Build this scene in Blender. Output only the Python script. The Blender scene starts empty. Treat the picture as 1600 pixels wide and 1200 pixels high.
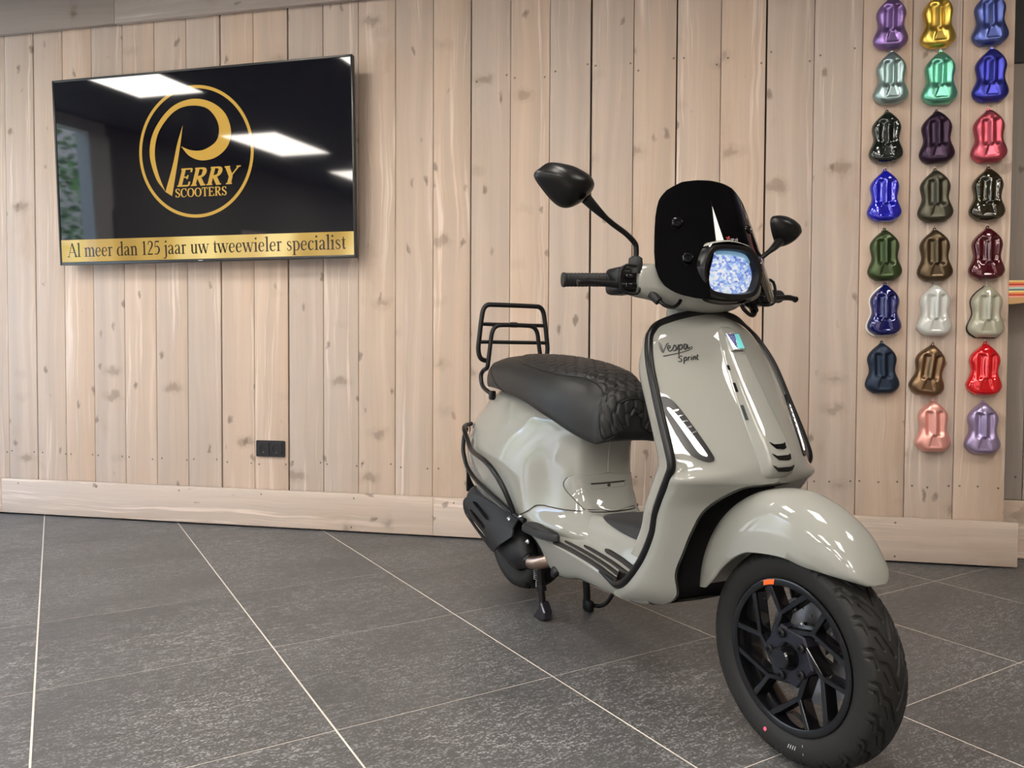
import bpy, bmesh, math, random
import numpy as np
from mathutils import Vector, Matrix, noise
from mathutils.bvhtree import BVHTree
from mathutils.geometry import tessellate_polygon

random.seed(7)
SC = bpy.context.scene
COL = SC.collection
PI = math.pi

# ------------------------------------------------------------------ camera, world, light, exposure
cam_data = bpy.data.cameras.new('camera')
cam_data.sensor_fit = 'HORIZONTAL'
cam_data.sensor_width = 36.0
cam_data.lens = 1194.8 / 1600 * 36.0
cam_data.clip_start = 0.05
cam_ob = bpy.data.objects.new('camera', cam_data)
COL.objects.link(cam_ob)
_yaw, _pitch, _roll = 0.21023, 0.0285, 0.0051
cam_ob.matrix_world = (Matrix.Translation((0, -3.5726, 0.855)) @ Matrix.Rotation(_yaw, 4, 'Z')
                       @ Matrix.Rotation(PI / 2 - _pitch, 4, 'X') @ Matrix.Rotation(_roll, 4, 'Z'))
SC.camera = cam_ob

world = bpy.data.worlds.new('world')
SC.world = world
world.use_nodes = True
_n = world.node_tree.nodes
_bg = _n['Background']
_sky = _n.new('ShaderNodeTexSky')
_sky.sky_type = 'NISHITA'
_sky.sun_disc = False
_sky.sun_elevation = math.radians(48)
_sky.sun_rotation = math.radians(120)
_sky.dust_density = 0.8
world.node_tree.links.new(_sky.outputs[0], _bg.inputs[0])
_bg.inputs[1].default_value = 3.0

SC.view_settings.view_transform = 'Standard'
SC.view_settings.look = 'None'
SC.view_settings.gamma = 1.0
SC.view_settings.use_curve_mapping = False
SC.view_settings.exposure = 0.2

PANEL_STRENGTH = 25.0
_sl = bpy.data.lights.new('sun', 'SUN')
_sl.energy = 9.0; _sl.angle = 0.01; _sl.color = (1.0, 0.95, 0.88)
sun_ob = bpy.data.objects.new('sun', _sl)
COL.objects.link(sun_ob)
sun_ob.rotation_euler = Vector((0.22, 0.72, 0.66)).to_track_quat('Z', 'Y').to_euler()   # behind the plank wall: lights the street only


# ------------------------------------------------------------------ helpers
def link(o, parent=None):
    COL.objects.link(o)
    if parent is not None:
        o.parent = parent
    return o


def tag(o, label=None, cat=None, group=None, kind=None):
    if label: o['label'] = label
    if cat: o['category'] = cat
    if group: o['group'] = group
    if kind: o['kind'] = kind
    return o


def empty(name, loc=(0, 0, 0), rotz=0.0):
    o = bpy.data.objects.new(name, None)
    o.empty_display_size = 0.1
    o.location = loc
    o.rotation_euler = (0, 0, rotz)
    return link(o)


class MB:
    """collects polygons, builds ONE mesh object"""
    def __init__(s):
        s.v = []; s.f = []; s.m = []; s.sm = []

    def add(s, verts, faces, mat=0, smooth=True):
        b = len(s.v)
        s.v.extend([tuple(map(float, p)) for p in verts])
        for f in faces:
            s.f.append(tuple(b + i for i in f)); s.m.append(mat); s.sm.append(smooth)
        return s

    def xf(s, M, start=0):
        for i in range(start, len(s.v)):
            s.v[i] = tuple(M @ Vector(s.v[i]))
        return s

    def grid(s, A, cu=False, cv=False, mat=0, flip=False, smooth=True):
        A = np.asarray(A, float)
        n, m = A.shape[:2]
        F = []
        for i in range(n if cu else n - 1):
            for j in range(m if cv else m - 1):
                a = i * m + j; b = ((i + 1) % n) * m + j
                c = ((i + 1) % n) * m + (j + 1) % m; d = i * m + (j + 1) % m
                F.append((a, d, c, b) if flip else (a, b, c, d))
        return s.add(A.reshape(-1, 3), F, mat, smooth)

    def tube(s, path, r, n=10, closed=False, caps=True, mat=0, flat=None):
        P = np.asarray(path, float)
        k = len(P)
        R = np.full(k, r) if np.isscalar(r) else np.asarray(r, float)
        T = np.gradient(P, axis=0) if not closed else (np.roll(P, -1, 0) - np.roll(P, 1, 0))
        T /= np.linalg.norm(T, axis=1)[:, None] + 1e-12
        up = np.array([0, 0, 1.0]) if abs(T[0][2]) < 0.9 else np.array([1.0, 0, 0])
        N = np.cross(T[0], up); N /= np.linalg.norm(N)
        rings = []
        ang = np.linspace(0, 2 * PI, n, endpoint=False)
        for i in range(k):
            N = N - T[i] * (N @ T[i]); N /= np.linalg.norm(N) + 1e-12
            B = np.cross(T[i], N)
            rings.append(P[i] + R[i] * (np.cos(ang)[:, None] * N + np.sin(ang)[:, None] * B))
        b = len(s.v)
        s.grid(np.array(rings), cu=closed, cv=True, mat=mat, flip=True)
        if caps and not closed:
            s.add(rings[0], [tuple(range(n))], mat, False)
            s.add(rings[-1], [tuple(range(n))[::-1]], mat, False)
        return s

    def box(s, c, size, bev=0.0, mat=0, M=None, seg=2):
        bm = bmesh.new()
        bmesh.ops.create_cube(bm, size=1.0)
        bmesh.ops.scale(bm, vec=size, verts=bm.verts)
        if bev > 0:
            bmesh.ops.bevel(bm, geom=list(bm.edges), offset=bev, segments=seg, profile=0.5, affect='EDGES')
        T = Matrix.Translation(c) if M is None else M @ Matrix.Translation(c)
        bm.verts.ensure_lookup_table()
        vs = [T @ v.co for v in bm.verts]
        for i, v in enumerate(bm.verts): v.index = i
        fs = [tuple(v.index for v in f.verts) for f in bm.faces]
        bm.free()
        return s.add(vs, fs, mat, bev > 0)

    def lathe(s, prof, c=(0, 0, 0), axis='Y', n=32, mat=0, smooth=True, M=None, closed=False):
        """prof: list of (r, h) along the axis"""
        ang = np.linspace(0, 2 * PI, n, endpoint=False)
        rows = []
        for r, h in prof:
            a, b = r * np.cos(ang), r * np.sin(ang)
            if axis == 'Y': q = np.stack([a, np.full(n, h), b], 1)
            elif axis == 'X': q = np.stack([np.full(n, h), a, b], 1)
            else: q = np.stack([a, b, np.full(n, h)], 1)
            rows.append(q + np.array(c))
        k = len(s.v)
        s.grid(np.array(rows), cu=closed, cv=True, mat=mat, smooth=smooth)
        if M is not None: s.xf(M, k)
        return s

    def prism(s, outl, depth, holes=(), mat=0, M=None, smooth=False, bev=0.0):
        """outline in local xy, from z=0 to z=depth"""
        k = len(s.v)
        loops = [[Vector((p[0], p[1], 0)) for p in outl]] + [[Vector((p[0], p[1], 0)) for p in h] for h in holes]
        tris = tessellate_polygon(loops)
        flat = [p for l in loops for p in l]
        n = len(flat)
        def ar(t):
            a, b, c = (flat[i] for i in t); return (b - a).cross(c - a).z
        tris = [t if ar(t) > 0 else (t[0], t[2], t[1]) for t in tris]
        if bev > 0 and not holes:
            # inset the top outline for a soft edge
            O = np.array([(p[0], p[1]) for p in outl]); cen = O.mean(0)
            d = O - cen; L = np.linalg.norm(d, axis=1)[:, None]
            I = cen + d * np.maximum(0.2, (L - bev) / (L + 1e-9))
            V = [(p[0], p[1], 0) for p in O] + [(p[0], p[1], depth - bev) for p in O] + [(p[0], p[1], depth) for p in I]
            F = [tuple(reversed(t)) for t in tris] + [tuple(2 * n + i for i in t) for t in tris]
            A = 1 if sum(O[i][0] * O[(i + 1) % n][1] - O[(i + 1) % n][0] * O[i][1] for i in range(n)) > 0 else -1
            for b in (0, n):
                for i in range(n):
                    j = (i + 1) % n
                    q = (b + i, b + j, b + n + j, b + n + i)
                    F.append(q if A > 0 else q[::-1])
            s.add(V, F, mat, smooth)
        else:
            V = [(p.x, p.y, 0) for p in flat] + [(p.x, p.y, depth) for p in flat]
            F = [tuple(reversed(t)) for t in tris] + [tuple(n + i for i in t) for t in tris]
            b = 0
            for li, l in enumerate(loops):
                m = len(l)
                A = sum(l[i].x * l[(i + 1) % m].y - l[(i + 1) % m].x * l[i].y for i in range(m)) > 0
                if li: A = A  # holes: orientation handled by sign
                for i in range(m):
                    j = (i + 1) % m
                    q = (b + i, b + j, n + b + j, n + b + i)
                    F.append(q if (A != (li > 0)) else q[::-1])
                b += m
            s.add(V, F, mat, smooth)
        if M is not None: s.xf(M, k)
        return s

    def build(s, name, mats, parent=None, autosmooth=None):
        me = bpy.data.meshes.new(name)
        me.from_pydata(s.v, [], s.f)
        me.polygons.foreach_set('use_smooth', s.sm)
        for m in (mats if isinstance(mats, (list, tuple)) else [mats]): me.materials.append(m)
        me.polygons.foreach_set('material_index', s.m)
        if autosmooth is not None:
            bm = bmesh.new(); bm.from_mesh(me)
            bmesh.ops.remove_doubles(bm, verts=bm.verts, dist=1e-5)
            bmesh.ops.recalc_face_normals(bm, faces=bm.faces)
            for e in bm.edges:
                if len(e.link_faces) == 2 and e.calc_face_angle(0) > autosmooth: e.smooth = False
            for f in bm.faces: f.smooth = True
            bm.to_mesh(me); bm.free()
        me.update()
        return link(bpy.data.objects.new(name, me), parent)


def cr(P, n, closed=False):
    """Catmull-Rom sampling, n points per segment"""
    P = np.asarray(P, float)
    if closed:
        Q = np.concatenate([P[-1:], P, P[:2]])
        segs = len(P)
    else:
        Q = np.concatenate([2 * P[:1] - P[1:2], P, 2 * P[-1:] - P[-2:-1]])
        segs = len(P) - 1
    out = []
    for i in range(segs):
        p0, p1, p2, p3 = Q[i], Q[i + 1], Q[i + 2], Q[i + 3]
        for t in np.arange(n) / n:
            out.append(0.5 * ((2 * p1) + (-p0 + p2) * t + (2 * p0 - 5 * p1 + 4 * p2 - p3) * t * t + (-p0 + 3 * p1 - 3 * p2 + p3) * t ** 3))
    if not closed: out.append(P[-1])
    return np.array(out)


def cr_grid(net, nu, nv, cu=False, cv=False):
    net = np.asarray(net, float)
    n, m = net.shape[:2]
    A = cr(net.reshape(n, -1), nu, cu).reshape(-1, m, 3)
    B = cr(A.transpose(1, 0, 2).reshape(m, -1), nv, cv).reshape(-1, A.shape[0], 3)
    return B.transpose(1, 0, 2)


def mirror(A):
    B = np.array(A, float).copy(); B[..., 1] *= -1
    return B


def smoothstep(a, b, x):
    t = np.clip((np.asarray(x, float) - a) / (b - a), 0, 1)
    return t * t * (3 - 2 * t)


# ------------------------------------------------------------------ materials
def new_mat(name):
    m = bpy.data.materials.new(name)
    m.use_nodes = True
    nt = m.node_tree
    return m, nt, nt.nodes['Principled BSDF']


def simple(name, col, rough=0.5, metal=0.0, coat=0.0, coat_rough=0.03, spec=0.5, emis=None, estr=0.0, bump=None):
    m, nt, b = new_mat(name)
    b.inputs['Base Color'].default_value = (*col, 1)
    b.inputs['Roughness'].default_value = rough
    b.inputs['Metallic'].default_value = metal
    b.inputs['Coat Weight'].default_value = coat
    b.inputs['Coat Roughness'].default_value = coat_rough
    b.inputs['Specular IOR Level'].default_value = spec
    if emis:
        b.inputs['Emission Color'].default_value = (*emis, 1)
        b.inputs['Emission Strength'].default_value = estr
    if bump:
        sc, st = bump
        tc = nt.nodes.new('ShaderNodeTexCoord')
        nz = nt.nodes.new('ShaderNodeTexNoise'); nz.inputs['Scale'].default_value = sc; nz.inputs['Detail'].default_value = 4
        bp = nt.nodes.new('ShaderNodeBump'); bp.inputs['Strength'].default_value = st; bp.inputs['Distance'].default_value = 0.002
        nt.links.new(tc.outputs['Object'], nz.inputs['Vector'])
        nt.links.new(nz.outputs['Fac'], bp.inputs['Height'])
        nt.links.new(bp.outputs['Normal'], b.inputs['Normal'])
    return m


def N(nt, typ, **kw):
    n = nt.nodes.new(typ)
    for k, v in kw.items(): setattr(n, k, v)
    return n


def math_node(nt, op, a, b=None, c=None, clamp=False):
    n = nt.nodes.new('ShaderNodeMath'); n.operation = op; n.use_clamp = clamp
    for i, x in enumerate((a, b, c)):
        if x is None: continue
        if hasattr(x, 'links'): nt.links.new(x, n.inputs[i])
        else: n.inputs[i].default_value = x
    return n.outputs[0]


def mixc(nt, fac, a, b, mode='MIX'):
    n = nt.nodes.new('ShaderNodeMix'); n.data_type = 'RGBA'; n.blend_type = mode
    for s, x in ((n.inputs[0], fac), (n.inputs[6], a), (n.inputs[7], b)):
        if hasattr(x, 'links'): nt.links.new(x, s)
        elif isinstance(x, (int, float)): s.default_value = x
        else: s.default_value = (*x, 1) if len(x) == 3 else x
    return n.outputs[2]


def ramp(nt, fac, stops):
    n = nt.nodes.new('ShaderNodeValToRGB')
    e = n.color_ramp.elements
    while len(e) < len(stops): e.new(0.5)
    for x, (p, c) in zip(e, stops):
        x.position = p; x.color = (*c, 1) if not isinstance(c, float) else (c, c, c, 1)
    nt.links.new(fac, n.inputs[0])
    return n.outputs[0]


def mapping(nt, vec, scale=(1, 1, 1), loc=None):
    n = nt.nodes.new('ShaderNodeMapping')
    n.inputs['Scale'].default_value = scale
    nt.links.new(vec, n.inputs['Vector'])
    if loc is not None:
        if hasattr(loc, 'links'): nt.links.new(loc, n.inputs['Location'])
        else: n.inputs['Location'].default_value = loc
    return n.outputs[0]


def noise_tex(nt, vec, scale, detail=4, rough=0.55, dist=0.0):
    n = nt.nodes.new('ShaderNodeTexNoise')
    n.inputs['Scale'].default_value = scale; n.inputs['Detail'].default_value = detail
    n.inputs['Roughness'].default_value = rough; n.inputs['Distortion'].default_value = dist
    nt.links.new(vec, n.inputs['Vector'])
    return n.outputs['Fac']


def wood_mat(name, axis='Z', grey=(0.50, 0.418, 0.355), peach=(0.60, 0.45, 0.335), dark=1.0):
    """greyed scaffold boards; grain along local axis, board face in local XZ"""
    m, nt, b = new_mat(name)
    tc = N(nt, 'ShaderNodeTexCoord'); oi = N(nt, 'ShaderNodeObjectInfo')
    off = N(nt, 'ShaderNodeCombineXYZ')
    r100 = math_node(nt, 'MULTIPLY', oi.outputs['Random'], 37.0)
    for i in range(3): nt.links.new(r100, off.inputs[i])
    O_ = off.outputs[0]
    if axis == 'Z': v = tc.outputs['Object']
    else:
        sep = N(nt, 'ShaderNodeSeparateXYZ'); nt.links.new(tc.outputs['Object'], sep.inputs[0])
        cb = N(nt, 'ShaderNodeCombineXYZ')
        nt.links.new(sep.outputs[2], cb.inputs[0]); nt.links.new(sep.outputs[1], cb.inputs[1]); nt.links.new(sep.outputs[0], cb.inputs[2])
        v = cb.outputs[0]
    # wavy warp of the coordinates
    def warped(sc, amt):
        n = nt.nodes.new('ShaderNodeTexNoise'); n.inputs['Scale'].default_value = 1.0; n.inputs['Detail'].default_value = 3
        nt.links.new(mapping(nt, v, sc, O_), n.inputs['Vector'])
        sub = N(nt, 'ShaderNodeVectorMath', operation='SUBTRACT'); nt.links.new(n.outputs['Color'], sub.inputs[0]); sub.inputs[1].default_value = (.5, .5, .5)
        scl = N(nt, 'ShaderNodeVectorMath', operation='MULTIPLY'); nt.links.new(sub.outputs[0], scl.inputs[0]); scl.inputs[1].default_value = amt
        ad = N(nt, 'ShaderNodeVectorMath', operation='ADD'); nt.links.new(v, ad.inputs[0]); nt.links.new(scl.outputs[0], ad.inputs[1])
        return ad.outputs[0]
    vg = warped((3, 3, 1.3), (.10, 0, .05))
    vk = warped((24, 24, 18), (.055, 0, .075))
    def marks(sc, thr, stops):
        vor = N(nt, 'ShaderNodeTexVoronoi'); vor.inputs['Scale'].default_value = 1.0
        nt.links.new(mapping(nt, vk, sc, O_), vor.inputs['Vector'])
        sp = N(nt, 'ShaderNodeSeparateColor'); nt.links.new(vor.outputs['Color'], sp.inputs[0])
        sel = math_node(nt, 'GREATER_THAN', sp.outputs[0], thr)
        return math_node(nt, 'MULTIPLY', ramp(nt, vor.outputs['Distance'], stops), sel)
    k1 = marks((12, 0.001, 6.0), .42, [(0.0, 1.0), (0.09, 0.8), (0.17, 0.0)])
    k2 = marks((4.2, 0.001, 7.5), .66, [(0.0, 1.0), (0.16, 0.75), (0.20, 0.3), (0.34, 0.0)])
    k3 = marks((3.6, 0.001, 1.5), .55, [(0.0, 0.8), (0.5, 0.0)])
    broad = noise_tex(nt, mapping(nt, vg, (17, 17, .45), O_), 1.0, 3, .5)
    fine = noise_tex(nt, mapping(nt, vg, (120, 120, 2.6), O_), 1.0, 4, .6)
    blot = noise_tex(nt, mapping(nt, v, (9, 9, 3.0), O_), 1.0, 4, .62)
    heart = noise_tex(nt, mapping(nt, vg, (40, 40, 1.0), O_), 1.0, 4, .65)
    hmask = noise_tex(nt, mapping(nt, vg, (8, 8, .7), O_), 1.0, 2, .5)
    saw = noise_tex(nt, mapping(nt, v, (16, 16, 95), O_), 1.0, 2, .5)
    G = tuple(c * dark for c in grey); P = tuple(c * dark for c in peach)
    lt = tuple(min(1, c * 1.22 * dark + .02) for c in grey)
    rnd = ramp(nt, oi.outputs['Random'], [(0.0, 0.05), (0.22, 0.95), (0.40, 0.2), (0.58, 0.0), (0.72, 0.75), (0.86, 1.0), (1.0, 0.25)])
    tone = math_node(nt, 'ADD', math_node(nt, 'MULTIPLY', rnd, .8), math_node(nt, 'MULTIPLY', math_node(nt, 'SUBTRACT', blot, .5), .9), clamp=True)
    c = mixc(nt, tone, G, P)
    c = mixc(nt, ramp(nt, broad, [(.36, .38), (.52, 0.0)]), c, tuple(x * .80 for x in G))
    c = mixc(nt, ramp(nt, broad, [(.55, 0.0), (.72, .5)]), c, lt)
    c = mixc(nt, ramp(nt, fine, [(.30, .30), (.48, 0.0)]), c, tuple(x * .74 for x in P))
    c = mixc(nt, math_node(nt, 'MULTIPLY', ramp(nt, heart, [(.53, 0.0), (.63, .85)]), ramp(nt, hmask, [(.45, 0.0), (.58, 1.0)])), c, tuple(min(1, x * 1.35 + .05 * dark) for x in G))
    c = mixc(nt, math_node(nt, 'MULTIPLY', k3, math_node(nt, 'MULTIPLY', ramp(nt, blot, [(.45, 0.0), (.6, 1.0)]), .55)), c, (.36 * dark, .25 * dark, .165 * dark))
    c = mixc(nt, math_node(nt, 'MULTIPLY', k2, .62), c, (.215 * dark, .155 * dark, .11 * dark))
    c = mixc(nt, math_node(nt, 'MULTIPLY', k1, .75), c, (.17 * dark, .125 * dark, .095 * dark))
    nt.links.new(c, b.inputs['Base Color'])
    b.inputs['Roughness'].default_value = 0.72
    b.inputs['Specular IOR Level'].default_value = 0.3
    h = math_node(nt, 'ADD', math_node(nt, 'ADD', broad, math_node(nt, 'MULTIPLY', fine, 0.5)), math_node(nt, 'MULTIPLY', saw, 0.3))
    bp = N(nt, 'ShaderNodeBump'); bp.inputs['Strength'].default_value = 0.3; bp.inputs['Distance'].default_value = 0.002
    nt.links.new(h, bp.inputs['Height']); nt.links.new(bp.outputs[0], b.inputs['Normal'])
    return m


def tile_mat():
    m, nt, b = new_mat('anthracite_tile')
    tc = N(nt, 'ShaderNodeTexCoord'); oi = N(nt, 'ShaderNodeObjectInfo')
    off = N(nt, 'ShaderNodeCombineXYZ')
    r = math_node(nt, 'MULTIPLY', oi.outputs['Random'], 53.0)
    for i in range(3): nt.links.new(r, off.inputs[i])
    v = tc.outputs['Object']
    big = noise_tex(nt, mapping(nt, v, (2.2, 3.5, 1), off.outputs[0]), 1.0, 4, 0.6)
    fine = noise_tex(nt, mapping(nt, v, (130, 200, 1), off.outputs[0]), 1.0, 3, 0.7)
    streak = noise_tex(nt, mapping(nt, v, (28, 75, 1), off.outputs[0]), 1.0, 4, 0.65)
    s1 = ramp(nt, math_node(nt, 'MULTIPLY', fine, math_node(nt, 'ADD', 0.55, math_node(nt, 'MULTIPLY', streak, 0.9))), [(0.5, 0.0), (0.68, 1.0)])
    base = mixc(nt, big, (0.056, 0.056, 0.057), (0.088, 0.087, 0.087))
    amt = math_node(nt, 'MULTIPLY', s1, ramp(nt, big, [(0.3, 0.25), (0.65, 1.0)]))
    c = mixc(nt, math_node(nt, 'MULTIPLY', amt, 0.95), base, (0.34, 0.34, 0.34))
    nt.links.new(c, b.inputs['Base Color'])
    nt.links.new(ramp(nt, fine, [(0.3, 0.36), (0.7, 0.52)]), b.inputs['Roughness'])
    bp = N(nt, 'ShaderNodeBump'); bp.inputs['Strength'].default_value = 0.25; bp.inputs['Distance'].default_value = 0.0012
    nt.links.new(math_node(nt, 'ADD', fine, streak), bp.inputs['Height']); nt.links.new(bp.outputs[0], b.inputs['Normal'])
    return m


M = {}
M['wood'] = wood_mat('scaffold_wood')
M['wood_h'] = wood_mat('scaffold_wood_lengthwise', 'X')
M['wood_head'] = wood_mat('shaded_grey_scaffold_wood_lengthwise', 'X', (0.36, 0.315, 0.285), (0.39, 0.325, 0.28), 0.85)  # greyer board tone plus the dimness near the ceiling, both set in the colour
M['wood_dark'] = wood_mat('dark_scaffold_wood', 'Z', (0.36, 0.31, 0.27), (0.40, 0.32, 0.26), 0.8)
M['tile'] = tile_mat()
M['grout'] = simple('grout', (0.60, 0.56, 0.50), 0.9)
M['gap'] = simple('dark_backing', (0.03, 0.022, 0.018), 0.9)
M['screw'] = simple('dark_screw', (0.03, 0.025, 0.022), 0.5, 0.6)
M['plaster'] = simple('grey_plaster', (0.20, 0.197, 0.19), 0.85, bump=(60, 0.1))
M['ceil'] = simple('ceiling_board', (0.11, 0.108, 0.11), 0.8, bump=(90, 0.15))
M['white_frame'] = simple('white_frame', (0.75, 0.75, 0.74), 0.4)
M['panel_light'] = simple('panel_light', (0.9, 0.9, 0.88), 0.5, emis=(1.0, 0.93, 0.84), estr=PANEL_STRENGTH)
M['paint'] = simple('grey_paint', (0.255, 0.256, 0.234), 0.5, coat=1.0, coat_rough=0.015, spec=0.0)
M['plastic'] = simple('black_satin_plastic', (0.006, 0.006, 0.0065), 0.34, spec=0.28)
M['plastic_soft'] = simple('black_matte_plastic', (0.013, 0.013, 0.0145), 0.5, spec=0.28, bump=(400, 0.15))
M['gloss'] = simple('gloss_black', (0.004, 0.004, 0.005), 0.1, spec=0.45)
M['tint'] = simple('dark_tinted_acrylic', (0.0015, 0.0015, 0.0018), 0.02, spec=0.35)
M['rubber'] = simple('tyre_rubber', (0.014, 0.0135, 0.013), 0.6, spec=0.28, bump=(220, 0.12))
M['rubber_grey'] = simple('rubber_strip', (0.018, 0.016, 0.015), 0.6, spec=0.3)
M['mat'] = simple('rubber_mat', (0.016, 0.016, 0.017), 0.7, bump=(500, 0.3))
M['steel'] = simple('brushed_steel', (0.55, 0.55, 0.56), 0.32, 1.0)
M['alu'] = simple('disc_steel', (0.46, 0.46, 0.48), 0.38, 1.0)
M['pipe'] = simple('heat_tinted_pipe', (0.42, 0.30, 0.24), 0.28, 1.0)
M['chrome'] = simple('chrome', (0.8, 0.8, 0.8), 0.08, 1.0)
M['mirror'] = simple('mirror_glass', (0.85, 0.85, 0.87), 0.02, 1.0)
M['orange'] = simple('orange_sticker', (0.95, 0.13, 0.012), 0.5)
M['blue_deep'] = simple('badge_blue', (0.012, 0.014, 0.16), 0.25, coat=1.0)
M['blue_light'] = simple('badge_turquoise', (0.16, 0.62, 0.64), 0.3, coat=1.0)
M['badge_edge'] = simple('badge_silver', (0.62, 0.66, 0.68), 0.25, 0.9)
M['script'] = simple('black_lettering', (0.006, 0.006, 0.006), 0.3)
M['grey_print'] = simple('grey_print', (0.28, 0.26, 0.27), 0.5)
M['red_print'] = simple('red_print', (0.35, 0.01, 0.012), 0.5)
M['white_print'] = simple('white_chalk', (0.45, 0.45, 0.45), 0.8)
M['pink_print'] = simple('pink_dot', (0.75, 0.09, 0.16), 0.6)
M['red_lens'] = simple('red_lens', (0.35, 0.01, 0.01), 0.1, coat=1.0)
M['brass'] = simple('brass', (0.7, 0.5, 0.25), 0.3, 1.0)


def leather_mat(name, hexes=False):
    m, nt, b = new_mat(name)
    b.inputs['Base Color'].default_value = (0.013, 0.013, 0.0135, 1)
    b.inputs['Roughness'].default_value = 0.45
    b.inputs['Specular IOR Level'].default_value = 0.34
    tc = N(nt, 'ShaderNodeTexCoord')
    fine = noise_tex(nt, mapping(nt, tc.outputs['Object'], (700, 700, 700)), 1.0, 2)
    bp = N(nt, 'ShaderNodeBump'); bp.inputs['Strength'].default_value = 0.12; bp.inputs['Distance'].default_value = 0.001
    nt.links.new(fine, bp.inputs['Height'])
    nt.links.new(bp.outputs[0], b.inputs['Normal'])
    return m


M['leather'] = leather_mat('black_leather')

# ------------------------------------------------------------------ the room
def struct(o):
    o['kind'] = 'structure'
    return o


CEIL = 2.85
XR = 3.6
# floor: grout bed with clipped tiles as parts
floor = struct(MB().add([(-5.6, -11.2, -0.02), (XR, -11.2, -0.02), (XR, 0.4, -0.02), (-5.6, 0.4, -0.02),
                         (-5.6, -11.2, -0.0006), (XR, -11.2, -0.0006), (XR, 0.4, -0.0006), (-5.6, 0.4, -0.0006)],
                        [(0, 3, 2, 1), (4, 5, 6, 7), (0, 1, 5, 4), (1, 2, 6, 5), (2, 3, 7, 6), (3, 0, 4, 7)], 0, False).build('floor', M['grout']))
_tha = 0.54 + 0.21023
_e1 = np.array([math.cos(_tha), math.sin(_tha)]); _e2 = np.array([-math.sin(_tha), math.cos(_tha)])
_R = np.array([[math.cos(0.21023), -math.sin(0.21023)], [math.sin(0.21023), math.cos(0.21023)]])
_o = _R @ (np.array([-1.4373, 2.2805]) * 0.855) + np.array([0, -3.5726])
TS1, TS2 = 0.7073 * 0.855, 0.6971 * 0.855


def clip_poly(P, n, d):
    out = []
    for i in range(len(P)):
        a, b = P[i], P[(i + 1) % len(P)]
        da, db = a @ n - d, b @ n - d
        if da <= 0: out.append(a)
        if (da < 0) != (db < 0) and abs(da - db) > 1e-12: out.append(a + (b - a) * (da / (da - db)))
    return out


tile_mesh = None
GA, GB = 0.0023, 0.0013
nt_ = 0
for i in range(-9, 9):
    for j in range(-9, 9):
        c = _o + _e1 * (i + 0.5) * TS1 + _e2 * (j + 0.5) * TS2
        if not (-4.6 < c[0] < 2.6 and -3.9 < c[1] < 0.7): continue
        # only what the lens (or a step aside) can see
        if c[1] < -2.9 and abs(c[0]) > 1.8: continue
        h1, h2 = TS1 / 2 - GA, TS2 / 2 - GB
        q = [np.array(p) for p in ((-h1, -h2), (h1, -h2), (h1, h2), (-h1, h2))]
        w = [c + p[0] * _e1 + p[1] * _e2 for p in q]
        ymax = max(p[1] for p in w)
        lim = 0.008 if c[0] < 1.2 else 0.162
        full = ymax <= lim
        if not full:
            w = clip_poly(w, np.array([0, 1.0]), lim)
            if len(w) < 3: continue
            q = [np.array([(p - c) @ _e1, (p - c) @ _e2]) for p in w]
        if full and tile_mesh is not None:
            o = bpy.data.objects.new('tile', tile_mesh); link(o, floor)
        else:
            n = len(q)
            cen = sum(q) / n
            V = [(p[0], p[1], -0.002) for p in q] + [(p[0], p[1], -0.0004) for p in q]
            V += [(*(p + (cen - p) / (np.linalg.norm(cen - p) + 1e-9) * 0.0007), 0.0) for p in q]
            F = [tuple(2 * n + k for k in range(n))]
            for b in (0, n):
                F += [(b + k, b + (k + 1) % n, b + n + (k + 1) % n, b + n + k) for k in range(n)]
            o = MB().add(V, F, 0, False).build('tile', M['tile'], floor)
            if full: tile_mesh = o.data
        o.location = (c[0], c[1], 0)
        o.rotation_euler = (0, 0, _tha)
        nt_ += 1

# plank wall: dark backing, every board a part with its screws
wall = struct(MB().box((-2.1, 0.09, CEIL / 2), (6.9, 0.12, CEIL)).build('wall_back', M['gap']))
seams = [-3.625, -3.438, -3.254, -3.073, -2.882, -2.691, -2.503, -2.307, -2.119, -1.927, -1.735, -1.547, -1.353, -1.159, -0.97,
         -0.777, -0.589, -0.395, -0.201, -0.008, 0.185, 0.379, 0.578, 0.775, 0.972, 1.164, 1.362]
pre = [-3.625 - 0.192 * k for k in range(9, 0, -1)]
seams = pre + seams
screw_mesh = MB().lathe([(0.0, 0.0005), (0.0035, 0.0), (0.0042, -0.0012)][::-1], axis='Y', n=10).build('screw', M['screw'])
_scm = screw_mesh.data
bpy.data.objects.remove(screw_mesh)
rng = random.Random(3)
wide = {-3.438: .006, -2.307: .008, -1.927: .009, -0.97: .006, -0.395: .009, -0.008: .006, 0.379: .008}


def board(name, x0, x1, z0, z1, yf, thick, mat, parent, bev=0.0018):
    w, h = x1 - x0, z1 - z0
    o = MB().box((w / 2, thick / 2, h / 2), (w, thick, h), bev).build(name, mat, parent)
    o.location = (x0, yf, z0)
    return o


for k in range(len(seams) - 1):
    x0, x1 = seams[k], seams[k + 1]
    g0 = wide.get(x0, rng.choice([.0022, .0028, .0035])) / 2
    g1 = wide.get(x1, .0028) / 2
    if k == len(seams) - 2: g1 = 0
    b = board('plank', x0 + g0, x1 - g1, 0.012, CEIL, rng.uniform(0.0, 0.0022), 0.026, M['wood'], wall)
    if x0 < -3.9: continue
    zs = 0.325 + rng.uniform(-.01, .01)
    for xs in ([0.022, None, 0.17] if x0 < -1.1 else [0.022, 0.096, 0.17]):
        if xs is None: continue
        for z in (zs, 2.19 + rng.uniform(-.03, .03)) if -1.0 < x0 < .6 and xs != .096 else (zs,):
            s = bpy.data.objects.new('screw', _scm); link(s, b)
            s.location = (xs + rng.uniform(-.008, .008), -0.0002, z + rng.uniform(-.006, .006))

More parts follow.
